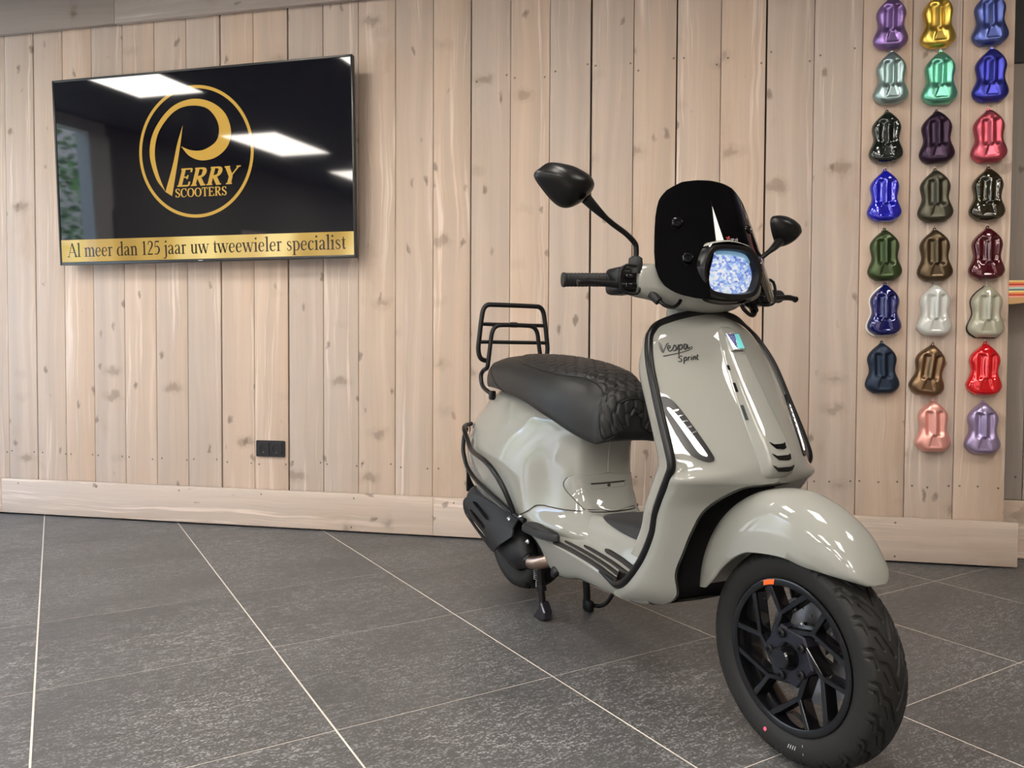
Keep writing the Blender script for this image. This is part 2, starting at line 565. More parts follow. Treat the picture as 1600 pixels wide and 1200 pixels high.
base = struct(MB().box((-2.05, -0.006, 0.1), (6.8, 0.010, 0.17)).build('baseboard_back', M['gap']))
for x0, x1 in ((-5.4, -3.65), (-3.648, -1.1455), (-1.1445, 1.405)):
    b = board('board', x0, x1, 0.009, 0.196, -0.033, 0.022, M['wood_h'], base)
    for xx in np.arange(0.12, x1 - x0 - 0.03, 0.49):
        if x0 < -5: break
        for zz in ((0.165, 0.02) if xx > x1 - x0 - 0.5 else (0.165,)):
            s = bpy.data.objects.new('screw', _scm); link(s, b); s.location = (xx + rng.uniform(-.03, .03), -0.0002, zz)
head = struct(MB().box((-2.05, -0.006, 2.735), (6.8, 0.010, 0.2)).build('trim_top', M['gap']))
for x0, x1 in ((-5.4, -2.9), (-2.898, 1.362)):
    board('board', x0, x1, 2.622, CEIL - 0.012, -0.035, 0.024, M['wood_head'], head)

# recess wall on the right with darker boards
wr = struct(MB().box((2.45, 0.21, CEIL / 2), (2.3, 0.04, CEIL)).build('wall_right_recess', M['gap']))
for k in range(11):
    x0 = 1.30 + 0.196 * k
    b = board('plank', x0 + .0015, x0 + .1945, 0.262, CEIL, 0.164 + rng.uniform(0, .002), 0.024, M['wood_dark'], wr)
    for xs in (0.03, 0.165):
        for z in (0.10,):
            s = bpy.data.objects.new('screw', _scm); link(s, b); s.location = (xs, -0.0002, z)
bb = struct(MB().box((2.45, 0.172, 0.13), (2.3, 0.004, 0.2)).build('baseboard_recess', M['gap']))
board('board', 1.32, 3.6, 0.006, 0.26, 0.148, 0.022, M['wood_h'], bb)

# the unseen sides of the room that light and mirror it
struct(MB().box((XR + .05, -5.4, CEIL / 2), (0.1, 11.6, CEIL)).build('wall_right', simple('brown_wall', (.20, .15, .115), .7)))
ceiling = struct(MB().box((-1.0, -5.4, CEIL + 0.05), (9.3, 11.8, 0.1)).build('ceiling', M['ceil']))


def facade(name, axis, pos, a0, a1, z0, z1, posts, sill_mat, head_to=CEIL):
    """a glazed front: sill wall, head wall, posts"""
    m = MB()
    def bx(u0, u1, zz0, zz1, t=0.12):
        if u1 <= u0 or zz1 <= zz0: return
        if axis == 'x': m.box((pos, (u0 + u1) / 2, (zz0 + zz1) / 2), (t, u1 - u0, zz1 - zz0))
        else: m.box(((u0 + u1) / 2, pos, (zz0 + zz1) / 2), (u1 - u0, t, zz1 - zz0))
    bx(a0, a1, 0, z0); bx(a0, a1, z1, head_to)
    for p, w in posts: bx(p - w / 2, p + w / 2, z0, z1, 0.14)
    return struct(m.build(name, sill_mat))


facade('window_1', 'x', -5.5, -3.1, 0.15, 0.25, 2.74, [(-3.0, 0.26), (-0.05, 0.3), (-1.35, 0.07)], M['white_frame'])
facade('window_2', 'x', -5.5, -11.0, -3.1, 0.9, 2.05, [(-4.2, 2.2), (-7.2, .15), (-9.2, .15), (-10.8, .4)], M['plaster'])
facade('window_3', 'y', -11.0, -5.5, XR, 0.6, 2.2, [(-5.3, .3)] + [(-5.3 + 1.45 * k, .12) for k in range(1, 6)] + [(3.1, 1.0)], M['plaster'])
struct(MB().box((-15.5, -4, 2.9), (.4, 34, 6.4)).build('wall_sky_block_side', simple('sky_block_pale', (.42, .40, .37), .9)))  # unseen wall, added to block the low sky at the left windows
struct(MB().box((-1, -19, 3.2), (28, .4, 7)).build('wall_sky_block_front', simple('sky_block_brown', (.24, .15, .11), .9)))  # unseen wall, added to cut low sky and darken reflections
tag(MB().box((-15, -8, -0.3), (60, 60, 0.1)).build('ground', M['grout']), kind='structure')

# ceiling light panels
k = 0
spots = [(-4.1, -2.0, .6, .6), (-2.05, -1.75, .6, .6), (-0.1, -2.1, .6, .6), (1.9, -2.1, .6, .6)]
for yy in (-4.4, -6.8, -9.2):
    for xx in (-4.35, -2.2, -0.1):
        spots.append((xx, yy, .62, 1.2))
for x, y, sx, sy in spots:          # recessed panels, parts of the ceiling
    d = MB().box((0, 0, -0.008), (sx, sy, 0.012)).build('light_panel', M['panel_light'], ceiling)
    d.location = (x, y, CEIL)
    f = MB()
    for a in (-1, 1):
        f.box((a * (sx / 2 + .012), 0, -0.008), (0.024, sy + .048, 0.018))
        f.box((0, a * (sy / 2 + .012), -0.008), (sx, 0.024, 0.018))
    f.build('panel_frame', M['white_frame'], d)

# daylight portals sit in the window openings
def area(name, loc, rot, sx, sy, power, col):
    l = bpy.data.lights.new(name, 'AREA'); l.shape = 'RECTANGLE'; l.size = sx; l.size_y = sy
    l.energy = power; l.color = col
    o = bpy.data.objects.new(name, l); o.location = loc; o.rotation_euler = rot
    return link(o)
for nm, loc, rot, sx, sy in (('window_light_1', (-5.42, -1.5, 1.42), (0, -PI / 2, 0), 2.3, 2.9),
                             ('window_light_2', (-5.42, -8.0, 1.47), (0, -PI / 2, 0), 1.1, 5.4),
                             ('window_light_3', (-1.4, -10.9, 1.4), (PI / 2, 0, 0), 8.0, 1.6)):
    o = area(nm, loc, rot, sx, sy, 1.0, (1, 1, 1))
    o.data.cycles.is_portal = True

# trees in the street beyond the left window (mirrored in the screen)
M['leaves'] = simple('tree_leaves', (0.10, 0.24, 0.045), 0.7)
M['bark'] = simple('tree_bark', (0.06, 0.045, 0.03), 0.9)
rt = random.Random(11)
for tx, ty, h, wh in ((-8.0, -4.3, 4.4, 'nearest to the glass'), (-8.4, -0.6, 4.6, 'beside the plank wall'), (-9.6, -8.4, 4.8, 'far down the street'), (-11.9, -4.2, 5.4, 'farthest from the glass')):
    t = empty('street_tree', (tx, ty, -0.25))
    tag(t, 'leafy green street tree mirrored at the left of the screen, ' + wh, 'tree', 'street trees outside the left window')
    MB().tube([(0, 0, 0), (0.03, 0, h * .35), (0.0, 0.05, h * .7)], [.14, .11, .06], 8).build('trunk', M['bark'], t)
    lv = MB()
    for _ in range(2600):
        r_ = 1.5 * rt.random() ** (1 / 3)
        a = rt.uniform(0, 2 * PI); c_ = rt.uniform(-1, 1); s_ = math.sqrt(1 - c_ * c_)
        p = Vector((r_ * s_ * math.cos(a), r_ * s_ * math.sin(a), h * .55 + r_ * c_ * 1.25))
        q = Matrix.Rotation(rt.uniform(0, 6.28), 3, 'Z') @ Matrix.Rotation(rt.uniform(-1, 1), 3, 'X')
        s2 = rt.uniform(.08, .15)
        lv.add([p + q @ Vector(v) * s2 for v in ((-.5, 0, 0), (0, .35, .05), (.5, 0, 0), (0, -.35, .05))], [(0, 1, 2, 3)], 0, False)
    o = lv.build('foliage', M['leaves'], t); o['kind'] = 'stuff'

# ------------------------------------------------------------------ lettering: a small serif face drawn with strokes
TK, TN, SF = 0.125, 0.045, 0.05


def rib(pts, w, n=6, curve=True):
    """variable-width ribbon -> (verts2d, quads)"""
    P = np.array(pts, float)
    W = np.full(len(P), w) if np.isscalar(w) else np.array(w, float)
    if curve and len(P) > 2:
        Q = cr(np.c_[P, W], n); P, W = Q[:, :2], np.maximum(Q[:, 2], W.min() * .5)
    T = np.gradient(P, axis=0); T /= np.linalg.norm(T, axis=1)[:, None] + 1e-9
    Nn = np.stack([-T[:, 1], T[:, 0]], 1)
    A = P + Nn * W[:, None] / 2; B = P - Nn * W[:, None] / 2
    V = np.stack([A, B], 1).reshape(-1, 2)
    F = [(2 * i, 2 * i + 1, 2 * i + 3, 2 * i + 2) for i in range(len(P) - 1)]
    return V, F


def ser(x, y, hw=0.11):
    return ('l', [(x - hw, y), (x + hw, y)], SF)


XH = 0.66
def stem(x, h, w=TK, foot=True, flag=True):
    s = [('l', [(x, 0), (x, h)], w)]
    if foot: s.append(ser(x, SF / 2, .13))
    if flag: s.append(('l', [(x - .13, h - .07), (x, h - SF / 2)], .06))
    return s


GLY = {
 'A': (.74, [('l', [(.06, 0), (.35, 1)], TN), ('l', [(.35, 1), (.66, 0)], TK), ('l', [(.16, .34), (.54, .34)], TN), ser(.06, SF / 2), ser(.66, SF / 2, .12)]),
 'l': (.30, stem(.15, 1.02)),
 'i': (.30, stem(.15, XH) + [('l', [(.15, .84), (.15, .97)], .13)]),
 'm': (.86, stem(.15, XH) + stem(.44, .5, flag=False) + stem(.73, .5, flag=False)
       + [('c', [(.15, .5), (.27, .63), (.38, .62), (.44, .48)], [.03, .06, .11, TK]), ('c', [(.44, .5), (.56, .63), (.67, .62), (.73, .48)], [.03, .06, .11, TK])]),
 'n': (.57, stem(.15, XH) + stem(.44, .5, flag=False) + [('c', [(.15, .5), (.27, .63), (.38, .62), (.44, .48)], [.03, .06, .11, TK])]),
 'r': (.42, stem(.15, XH) + [('c', [(.15, .48), (.24, .61), (.34, .63)], [.03, .06, .09]), ('l', [(.34, .55), (.34, .64)], .09)]),
 'u': (.57, [('l', [(.14, .16), (.14, XH)], TK), ('l', [(.43, 0), (.43, XH)], TK), ('l', [(.03, XH - .025), (.17, XH - .025)], SF), ('l', [(.32, XH - .025), (.46, XH - .025)], SF),
             ('c', [(.14, .2), (.19, .05), (.30, .03), (.43, .14)], [TK, .1, .06, .03]), ('l', [(.43, .025), (.54, .025)], SF)]),
 'd': (.57, stem(.43, 1.02, foot=False) + [('l', [(.43, .025), (.55, .025)], SF), ('c', [(.43, .56), (.30, .64), (.15, .54), (.09, .32), (.14, .09), (.27, .02), (.43, .12)], [.04, .05, .09, TK, .1, .05, .03])]),
 'p': (.57, [('l', [(.15, -.3), (.15, XH)], TK), ser(.15, -.28, .13), ('l', [(.02, XH - .06), (.15, XH - .02)], .06),
             ('c', [(.15, .53), (.27, .64), (.41, .56), (.48, .34), (.42, .1), (.30, .02), (.15, .1)], [.03, .05, .1, TK, .09, .05, .04])]),
 'a': (.50, [('c', [(.08, .5), (.14, .62), (.28, .63), (.35, .5), (.35, .3), (.35, .1), (.40, .04), (.48, .08)], [.11, .06, .07, .11, TK, TK, .08, .03]),
             ('c', [(.35, .37), (.2, .33), (.1, .22), (.1, .09), (.2, .04), (.35, .14)], [.04, .06, .1, .12, .07, .03])]),
 'e': (.50, [('c', [(.1, .36), (.24, .36), (.40, .36)], TN), ('c', [(.41, .36), (.38, .56), (.26, .64), (.14, .56), (.085, .34), (.13, .11), (.27, .03), (.43, .14)], [.09, .08, .05, .09, TK, .11, .07, .04])]),
 'c': (.47, [('c', [(.40, .48), (.36, .6), (.26, .63), (.14, .55), (.085, .33), (.13, .11), (.26, .03), (.41, .14)], [.1, .07, .05, .09, TK, .11, .07, .04])]),
 's': (.42, [('c', [(.34, .5), (.28, .62), (.17, .62), (.1, .52), (.17, .39), (.3, .29), (.35, .16), (.26, .04), (.14, .04), (.07, .18)], [.05, .05, .06, .09, .11, .11, .09, .06, .05, .05])]),
 't': (.33, [('c', [(.17, .84), (.17, .5), (.17, .2), (.21, .05), (.32, .09)], [.05, TK, TK, .1, .04]), ('l', [(.04, XH - .025), (.31, XH - .025)], SF)]),
 'w': (.82, [('l', [(.08, XH), (.26, 0)], TK), ('l', [(.26, 0), (.42, XH)], TN), ('l', [(.40, XH), (.58, 0)], TK), ('l', [(.58, 0), (.74, XH)], TN), ser(.09, XH - .025), ser(.41, XH - .025), ser(.74, XH - .025, .09)]),
 'j': (.30, [('c', [(.17, XH), (.17, .2), (.17, -.12), (.09, -.27), (-.04, -.22)], [TK, TK, .11, .07, .06]), ('l', [(.04, XH - .07), (.17, XH - .025)], .06), ('l', [(.17, .84), (.17, .97)], .13)]),
 '1': (.46, [('l', [(.25, 0), (.25, .98)], TK), ser(.25, SF / 2, .15), ('l', [(.1, .86), (.25, .95)], .05)]),
 '2': (.5, [('c', [(.07, .72), (.13, .92), (.27, .96), (.39, .84), (.37, .62), (.22, .34), (.06, .05)], [.05, .07, .07, .12, .12, .08, .05]), ('l', [(.05, .05), (.43, .05)], .1)]),
 '5': (.5, [('l', [(.14, .93), (.43, .93)], .1), ('l', [(.14, .95), (.1, .55)], .05), ('c', [(.1, .55), (.26, .6), (.40, .47), (.41, .26), (.28, .06), (.06, .06)], [.05, .08, .11, TK, .08, .06])]),
 'E': (.66, [('l', [(.18, 0), (.18, 1)], TK), ('l', [(.05, .97), (.56, .97)], .06), ('l', [(.05, .03), (.58, .03)], .06), ('l', [(.18, .51), (.44, .51)], .05), ('l', [(.56, .98), (.56, .78)], .06), ('l', [(.59, .02), (.59, .25)], .06), ('l', [(.44, .4), (.44, .62)], .05)]),
 'R': (.74, [('l', [(.18, 0), (.18, 1)], TK), ser(.18, .03, .14), ('c', [(.05, .97), (.3, .97), (.5, .92), (.54, .74), (.48, .55), (.3, .50), (.18, .5)], [.06, .06, .1, .14, .1, .06, .05]), ('l', [(.32, .5), (.6, .02)], TK), ser(.63, .03, .1)]),
 'Y': (.72, [('l', [(.08, .98), (.36, .44)], TK), ('l', [(.36, .44), (.62, .98)], .05), ('l', [(.36, 0), (.36, .46)], TK), ser(.36, .03, .14), ser(.09, .97, .13), ser(.61, .97, .1)]),
 'S': (.56, [('c', [(.44, .74), (.38, .93), (.24, .96), (.11, .84), (.14, .63), (.32, .48), (.45, .3), (.4, .1), (.24, .03), (.08, .22)], [.05, .05, .06, .11, .13, .13, .12, .09, .06, .06]), ('l', [(.45, .98), (.45, .72)], .05), ('l', [(.07, .02), (.07, .28)], .05)]),
 'C': (.7, [('c', [(.6, .7), (.52, .92), (.36, .97), (.17, .84), (.09, .5), (.17, .16), (.36, .03), (.56, .12), (.63, .26)], [.05, .06, .06, .1, .14, .11, .06, .05, .04]), ('l', [(.61, .98), (.61, .68)], .05)]),
 'O': (.76, [('c', [(.38, .97), (.17, .84), (.09, .5), (.17, .16), (.38, .03), (.59, .16), (.67, .5), (.59, .84), (.38, .97)], [.06, .1, .14, .1, .06, .1, .14, .1, .06])]),
 'T': (.66, [('l', [(.33, 0), (.33, 1)], TK), ser(.33, .03, .14), ('l', [(.06, .97), (.6, .97)], .06), ('l', [(.06, .98), (.06, .76)], .05), ('l', [(.6, .98), (.6, .76)], .05)]),
 'P': (.62, [('l', [(.15, 0), (.15, 1)], .1), ('c', [(.15, .95), (.35, .95), (.5, .88), (.52, .7), (.46, .52), (.32, .46), (.15, .46)], .09)]),
 ' ': (.27, []),
}


def text_mesh(mb, txt, x0, x1, y0, size, z=0.0, shear=0.0, weight=1.0, mat=0, plane=None, y1=None, xsc=None):
    """lays txt between x0 and x1 on the baseline y0 (to y1 at the right end)"""
    adv = sum(GLY[c][0] for c in txt)
    sx = (x1 - x0) / adv
    y1 = y0 if y1 is None else y1
    x = 0.0
    for c in txt:
        a, strokes = GLY[c]
        for kind, pts, w in strokes:
            ww = (np.array(w) if not np.isscalar(w) else w) * weight
            V, F = rib(pts, ww, 6, kind == 'c')
            out = []
            for vx, vy in V:
                gx = x0 + (x + vx) * sx + shear * vy * size
                gy = y0 + (y1 - y0) * ((x + vx) / adv) + vy * size
                out.append((gx, gy, z) if plane is None else plane(gx, gy))
            mb.add(out, F, mat, False)
        x += a
    return mb


# ------------------------------------------------------------------ television
def emit_mat(name, col, estr, base=(0.01, 0.01, 0.01), rough=0.04):
    m, nt, b = new_mat(name)
    b.inputs['Base Color'].default_value = (*base, 1); b.inputs['Roughness'].default_value = rough
    b.inputs['Specular IOR Level'].default_value = 0.5
    b.inputs['Emission Color'].default_value = (*col, 1); b.inputs['Emission Strength'].default_value = estr
    return m


M['lcd_black'] = emit_mat('lit_screen_black', (0.08, 0.07, 0.20), 0.010, (0.002, 0.002, 0.003))
M['lcd_gold'] = emit_mat('lit_screen_gold', (0.72, 0.42, 0.07), 0.75)
M['lcd_ink'] = emit_mat('lit_screen_ink', (0.07, 0.04, 0.015), 0.3)
_m, _nt, _b = new_mat('lit_screen_gold_band')
_tc = N(_nt, 'ShaderNodeTexCoord')
_g = noise_tex(_nt, mapping(_nt, _tc.outputs['Object'], (3.2, 1, 0.4)), 1.0, 1)
_c = ramp(_nt, _g, [(0.3, (0.40, 0.24, 0.045)), (0.5, (0.62, 0.40, 0.09)), (0.68, (0.92, 0.70, 0.26))])
_nt.links.new(_c, _b.inputs['Emission Color']); _b.inputs['Emission Strength'].default_value = 0.85
_b.inputs['Base Color'].default_value = (0.01, 0.01, 0.01, 1); _b.inputs['Roughness'].default_value = 0.05
M['lcd_band'] = _m
M['tv_case'] = simple('tv_case', (0.012, 0.012, 0.013), 0.28)

tv = empty('television', (-2.3591, -0.11, 1.8349))
tv.rotation_euler = (PI / 2 + 0.0439, 0, -0.0109)   # local x right, y up, z towards the room
tag(tv, 'large flat black television with golden scooter shop logo, mounted on the plank wall', 'television')
TW, TH = 1.689, 0.9565
MB().box((0, 0, -0.014), (TW, TH, 0.022), 0.004).build('casing', M['tv_case'], tv)
MB().box((0, -0.08, -0.04), (TW * .72, TH * .62, 0.036), 0.012).build('rear_housing', M['tv_case'], tv)
fr = MB()
for a in (-1, 1):
    fr.box((a * (TW / 2 - .005), 0, 0.0005), (0.010, TH, 0.008), 0.0015)
    fr.box((0, a * (TH / 2 - (.005 if a > 0 else .007)), 0.0005), (TW - .02, 0.010 if a > 0 else .014, 0.008), 0.0015)
fr.build('bezel', M['tv_case'], tv)
MB().add([(-TW / 2 + .01, -TH / 2 + .014, 0.0005), (TW / 2 - .01, -TH / 2 + .014, 0.0005), (TW / 2 - .01, TH / 2 - .01, 0.0005), (-TW / 2 + .01, TH / 2 - .01, 0.0005)], [(0, 1, 2, 3)], 0, False).build('screen', M['lcd_black'], tv)
MB().add([(-.834, -.462, .001), (.834, -.464, .001), (.834, -.352, .001), (-.834, -.346, .001)], [(0, 1, 2, 3)], 0, False).build('golden_band', M['lcd_band'], tv)
_sl = 'Al meer dan 125 jaar uw tweewieler specialist'
_ad = lambda q: sum(GLY[c][0] for c in q)
_x = -.795; _k = 1.587 / _ad(_sl)
for wd_ in _sl.split(' '):
    o = text_mesh(MB(), wd_, _x, _x + _ad(wd_) * _k, -.4365, .072, .0014).build('slogan_word', M['lcd_ink'], tv); o['kind'] = 'stuff'
    _x += (_ad(wd_) + GLY[' '][0]) * _k
lg = MB()
ang = np.linspace(0, 2 * PI, 97)
rg = np.array([[(-.013 + r * math.cos(a), .07 + r * 1.006 * math.sin(a), .0012) for r in (.309, .325)] for a in ang])
lg.grid(rg, flip=False)
lg.build('logo_ring', M['lcd_gold'], tv)
outer = [(-.193, -.121), (-.247, -.046), (-.277, .076), (-.245, .19), (-.150, .292), (-.035, .330), (.075, .312), (.158, .251), (.190, .163), (.168, .087), (.101, .037), (.02, .026), (-.048, .051), (-.094, .101)]
inner = [(-.193, -.121), (-.232, -.023), (-.247, .074), (-.225, .169), (-.165, .245), (-.100, .287), (-.024, .298), (.056, .281), (.106, .231), (.124, .171), (.104, .114), (.035, .078), (-.033, .078), (-.094, .101)]
O2, I2 = cr(outer, 6), cr(inner, 6)
lp = MB()
lp.grid(np.stack([np.c_[O2, np.full(len(O2), .0012)], np.c_[I2, np.full(len(I2), .0012)]], 1))
sR = cr([(-.08, .205), (-.097, .113), (-.123, -.005), (-.155, -.144)], 5); sL = cr([(-.08, .205), (-.115, .115), (-.146, .008), (-.193, -.121)], 5)
lp.grid(np.stack([np.c_[sL, np.full(len(sL), .0013)], np.c_[sR, np.full(len(sR), .0013)]], 1))
lp.build('logo_initial', M['lcd_gold'], tv)
text_mesh(MB(), 'ERRY', -.130, .212, -.098, .088, .0013, shear=.32, weight=1.45).build('logo_lettering', M['lcd_gold'], tv)
text_mesh(MB(), 'SCOOTERS', -.137, .158, -.152, .044, .0013, weight=1.25).build('logo_lettering', M['lcd_gold'], tv)
MB().box((-.002, -TH / 2 + .0065, 0.0048), (0.026, 0.004, 0.001)).build('logo_plate', M['steel'], tv)
br = MB(); br.box((0, 0, -0.075), (0.5, 0.4, 0.04)); br.build('wall_bracket', M['plastic'], tv)

# ------------------------------------------------------------------ double wall socket
sk = empty('wall_socket', (-2.026, -0.001, 0.4055))
sk.rotation_euler = (PI / 2, 0, 0)
tag(sk, 'black double wall socket low on the plank wall under the television', 'socket')
def circ(cx, cy, r, n=24): return [(cx + r * math.cos(a), cy + r * math.sin(a)) for a in np.linspace(0, 2 * PI, n, endpoint=False)]
def rrect(w, h, r, n=5, cx=0, cy=0):
    P = []
    for sx, sy, a0 in ((1, 1, 0), (-1, 1, PI / 2), (-1, -1, PI), (1, -1, 1.5 * PI)):
        for k in range(n + 1):
            a = a0 + PI / 2 * k / n
            P.append((cx + sx * (w / 2 - r) + r * math.cos(a), cy + sy * (h / 2 - r) + r * math.sin(a)))
    return P
M['socket'] = simple('black_socket', (0.012, 0.012, 0.014), 0.3)
MB().prism(rrect(.160, .083, .006), .009, bev=.0015).build('socket_frame', M['socket'], sk)
for s in (-1, 1):
    o = MB().prism(rrect(.062, .062, .004), .0035, holes=[circ(0, 0, .0205)]).build('socket_insert', M['socket'], sk)
    o.location = (s * .0365, 0, .0092)
    cup = MB().lathe([(.0205, .0034), (.0200, -.004), (.0, -.004)][::-1], axis='Z', n=24).build('socket_cup', M['gap'], o)
    MB().box((0, -.0185, .001), (.005, .003, .006)).build('earth_clip', M['steel'], o)

# ------------------------------------------------------------------ painted sample shells
def swatch_mesh():
    ts = np.array([0, .012, .03, .07, .12, .19, .28, .38, .46, .55, .64, .70, .78, .86, .92, .96, .985, 1.0])
    ws = np.array([.15, .18, .215, .268, .306, .325, .302, .255, .235, .248, .270, .274, .252, .195, .135, .085, .05, .012])
    tt = np.concatenate([[0], np.linspace(.012, .97, 58), [.985, .995, 1.0]])
    wd = np.interp(tt, ts, ws)
    wd = np.convolve(np.pad(wd, 2, 'edge'), np.ones(5) / 5, 'valid'); wd[0] = .16; wd[-1] = .03; wd[-2] = .06
    H = 0.215
    sv = np.sin(np.linspace(-PI / 2, PI / 2, 41))
    sv = sv * .6 + np.linspace(-1, 1, 41) * .4
    T, S = np.meshgrid(tt, sv, indexing='ij')
    Wd = wd[:, None] * np.ones_like(S)
    X = Wd * S
    edge = np.sqrt(np.clip(1 - np.abs(S) ** 3.2, 0, 1))
    endf = np.sqrt(np.clip(1 - (1 - np.clip(T / .10, 0, 1)) ** 2.2, 0, 1)) * np.sqrt(np.clip(1 - (1 - np.clip((1 - T) / .2, 0, 1)) ** 2, 0, 1))
    h = .165 * edge * (.22 + .78 * endf)
    ax = np.abs(X)
    # raised bonnet and shoulders, two deep side hollows, sharp fin, flared tail scoop
    span = smoothstep(.27, .40, T) * smoothstep(.80 + .25 * ax, .74 + .25 * ax, T)
    hollow = np.exp(-((ax - .098) / .058) ** 2) * span
    sw = .066 * np.clip(np.sin(np.clip((T - .22) / .70, 0, 1) * PI), 0, 1) ** .6 + 1e-4
    fin = np.clip(1 - ax / sw, 0, 1) ** .9 * smoothstep(.29, .34, T) * smoothstep(.88, .70, T)
    sc_w = .040 + .30 * np.clip(.36 - T, 0, 1)
    scoop = smoothstep(sc_w * 1.12, sc_w * .86, ax) * smoothstep(.345, .325, T) * smoothstep(.085, .12, T)
    side = np.exp(-((ax - (.205 - .15 * np.clip(T - .3, -.3, .3))) / .05) ** 4) * smoothstep(.42, .34, T) * smoothstep(.08, .2, T)
    h = h - .062 * hollow + .040 * fin - (.012 + .10 * np.clip(T - .1, 0, .3)) * scoop
    A = np.stack([X * H, -(h * H + .006), (T - .5) * H], -1)
    back = A.copy(); back[..., 1] = 0
    mb = MB().grid(A)
    rim = np.concatenate([A[:, 0], A[-1, 1:], A[::-1, -1][1:], A[0, ::-1][1:-1]])
    bk = rim.copy(); bk[:, 1] = 0
    mb.grid(np.stack([rim, bk], 0), cv=True, flip=True)
    return mb


_sw = swatch_mesh()
_dummy = bpy.data.materials.new('swatch_base')
sw0 = _sw.build('shell', _dummy)
sw_me = sw0.data
bpy.data.objects.remove(sw0)
tab_me = MB().prism([(-.007, -.004), (.007, -.004), (.006, .010), (.003, .0135), (-.003, .0135), (-.006, .010)], .004, holes=[circ(0, .0065, .003, 10)]).build('x', _dummy)
tabm = tab_me.data; bpy.data.objects.remove(tab_me)
hk = cr([(0, .0, .012), (.004, 0, .016), (.0, 0, .02), (-.003, 0, .014), (-.001, 0, .004), (.001, 0, -.004), (-.003, 0, -.012)], 5)
hk_o = MB().tube(hk, .0013, 6).build('x', M['chrome']); hkm = hk_o.data; bpy.data.objects.remove(hk_o)

SWATCH = [
 # column, z, dx, colour words, base colour, metallic, roughness, coat, second words
 (0, 2.301, .880, 'satin pearl purple', (.30, .19, .46), .85, .34, 0, 'at the top of the left column'),
 (0, 2.071, .884, 'satin ice blue', (.32, .43, .43), .85, .34, 0, 'under the purple one'),
 (0, 1.822, .870, 'glossy black green', (.010, .015, .012), .2, .12, 1, 'third from the top in the left column'),
 (0, 1.573, .867, 'glossy royal blue', (.010, .012, .50), .35, .14, 1, 'above the olive green one'),
 (0, 1.321, .872, 'satin olive green', (.055, .080, .034), .7, .34, 0, 'under the royal blue one'),
 (0, 1.087, .876, 'glossy navy blue with white rim', (.004, .007, .11), .3, .12, 1, 'under the olive green one'),
 (0, 0.838, .870, 'matte slate blue', (.020, .033, .060), .6, .4, 0, 'at the bottom of the left column'),
 (1, 2.293, 1.062, 'satin gold', (.82, .58, .12), .95, .3, 0, 'at the top of the middle column'),
 (1, 2.057, 1.074, 'satin mint green', (.18, .55, .39), .85, .32, 0, 'under the gold one'),
 (1, 1.811, 1.067, 'satin dark plum', (.038, .02, .042), .7, .34, 0, 'under the mint green one'),
 (1, 1.565, 1.066, 'satin anthracite olive', (.085, .080, .058), .8, .36, 0, 'under the dark plum one'),
 (1, 1.316, 1.069, 'satin dark bronze brown', (.105, .074, .042), .8, .34, 0, 'above the light grey one'),
 (1, 1.085, 1.073, 'glossy light grey', (.52, .53, .50), 0, .2, 1, 'in the middle column'),
 (1, 0.831, 1.055, 'tilted satin copper brown', (.20, .125, .07), .85, .32, 0, 'under the light grey one'),
 (1, 0.593, 1.075, 'satin salmon pink', (.85, .42, .36), .7, .36, 0, 'at the bottom of the middle column'),
 (2, 2.287, 1.260, 'satin steel blue', (.12, .16, .45), .85, .34, 0, 'at the top of the right column'),
 (2, 2.054, 1.267, 'satin blue violet', (.05, .055, .38), .8, .32, 0, 'under the steel blue one'),
 (2, 1.805, 1.265, 'satin rose red', (.50, .095, .13), .8, .34, 0, 'third from the top in the right column'),
 (2, 1.563, 1.265, 'glossy black gold', (.022, .018, .006), .3, .12, 1, 'under the rose red one'),
 (2, 1.317, 1.268, 'glossy burgundy', (.075, .004, .010), .3, .12, 1, 'above the greige one'),
 (2, 1.078, 1.271, 'glossy greige', (.36, .345, .26), 0, .2, 1, 'under the burgundy one'),
 (2, 0.835, 1.268, 'glossy candy red', (.72, .006, .012), .35, .14, 1, 'under the greige one'),
 (2, 0.589, 1.266, 'satin lilac taupe', (.38, .31, .50), .75, .34, 0, 'at the bottom of the right column'),
]
for ci, z, x, words, colr, met, rough, coat, where in SWATCH:
    m = simple('sample_paint_' + words.replace(' ', '_'), colr, rough, met, coat, 0.03)
    t = empty('paint_sample', (x, -0.014, z - 0.002))
    t.rotation_euler = (0, math.radians(7 if 'tilted' in words else rng.uniform(-1.6, 1.2)), 0)
    tag(t, words.replace(' with white rim', '') + ' painted sample shell ' + ('with a white rim ' if 'rim' in words else '') + where, 'paint sample', 'painted sample shells hanging in three columns')
    sh = bpy.data.objects.new('shell', sw_me); link(sh, t)
    sh.material_slots[0].link = 'OBJECT'; sh.material_slots[0].material = m
    tb = bpy.data.objects.new('hanging_tab', tabm); link(tb, t)
    tb.location = (0, -0.001, .106); tb.rotation_euler = (PI / 2, 0, 0)
    tb.material_slots[0].link = 'OBJECT'; tb.material_slots[0].material = m
    h_ = bpy.data.objects.new('hook', hkm); link(h_, t); h_.location = (0, -.003, .1155); h_.scale = (.7, .7, .55)
    if 'rim' in words or 'greige' in words:
        rm = bpy.data.objects.new('back_rim', sw_me); link(rm, t)
        rm.scale = (1.055, .12, 1.03); rm.location = (-.001, .0035, 0)
        rm.material_slots[0].link = 'OBJECT'; rm.material_slots[0].material = M['white_frame'] if 'rim' in words else M['plastic']

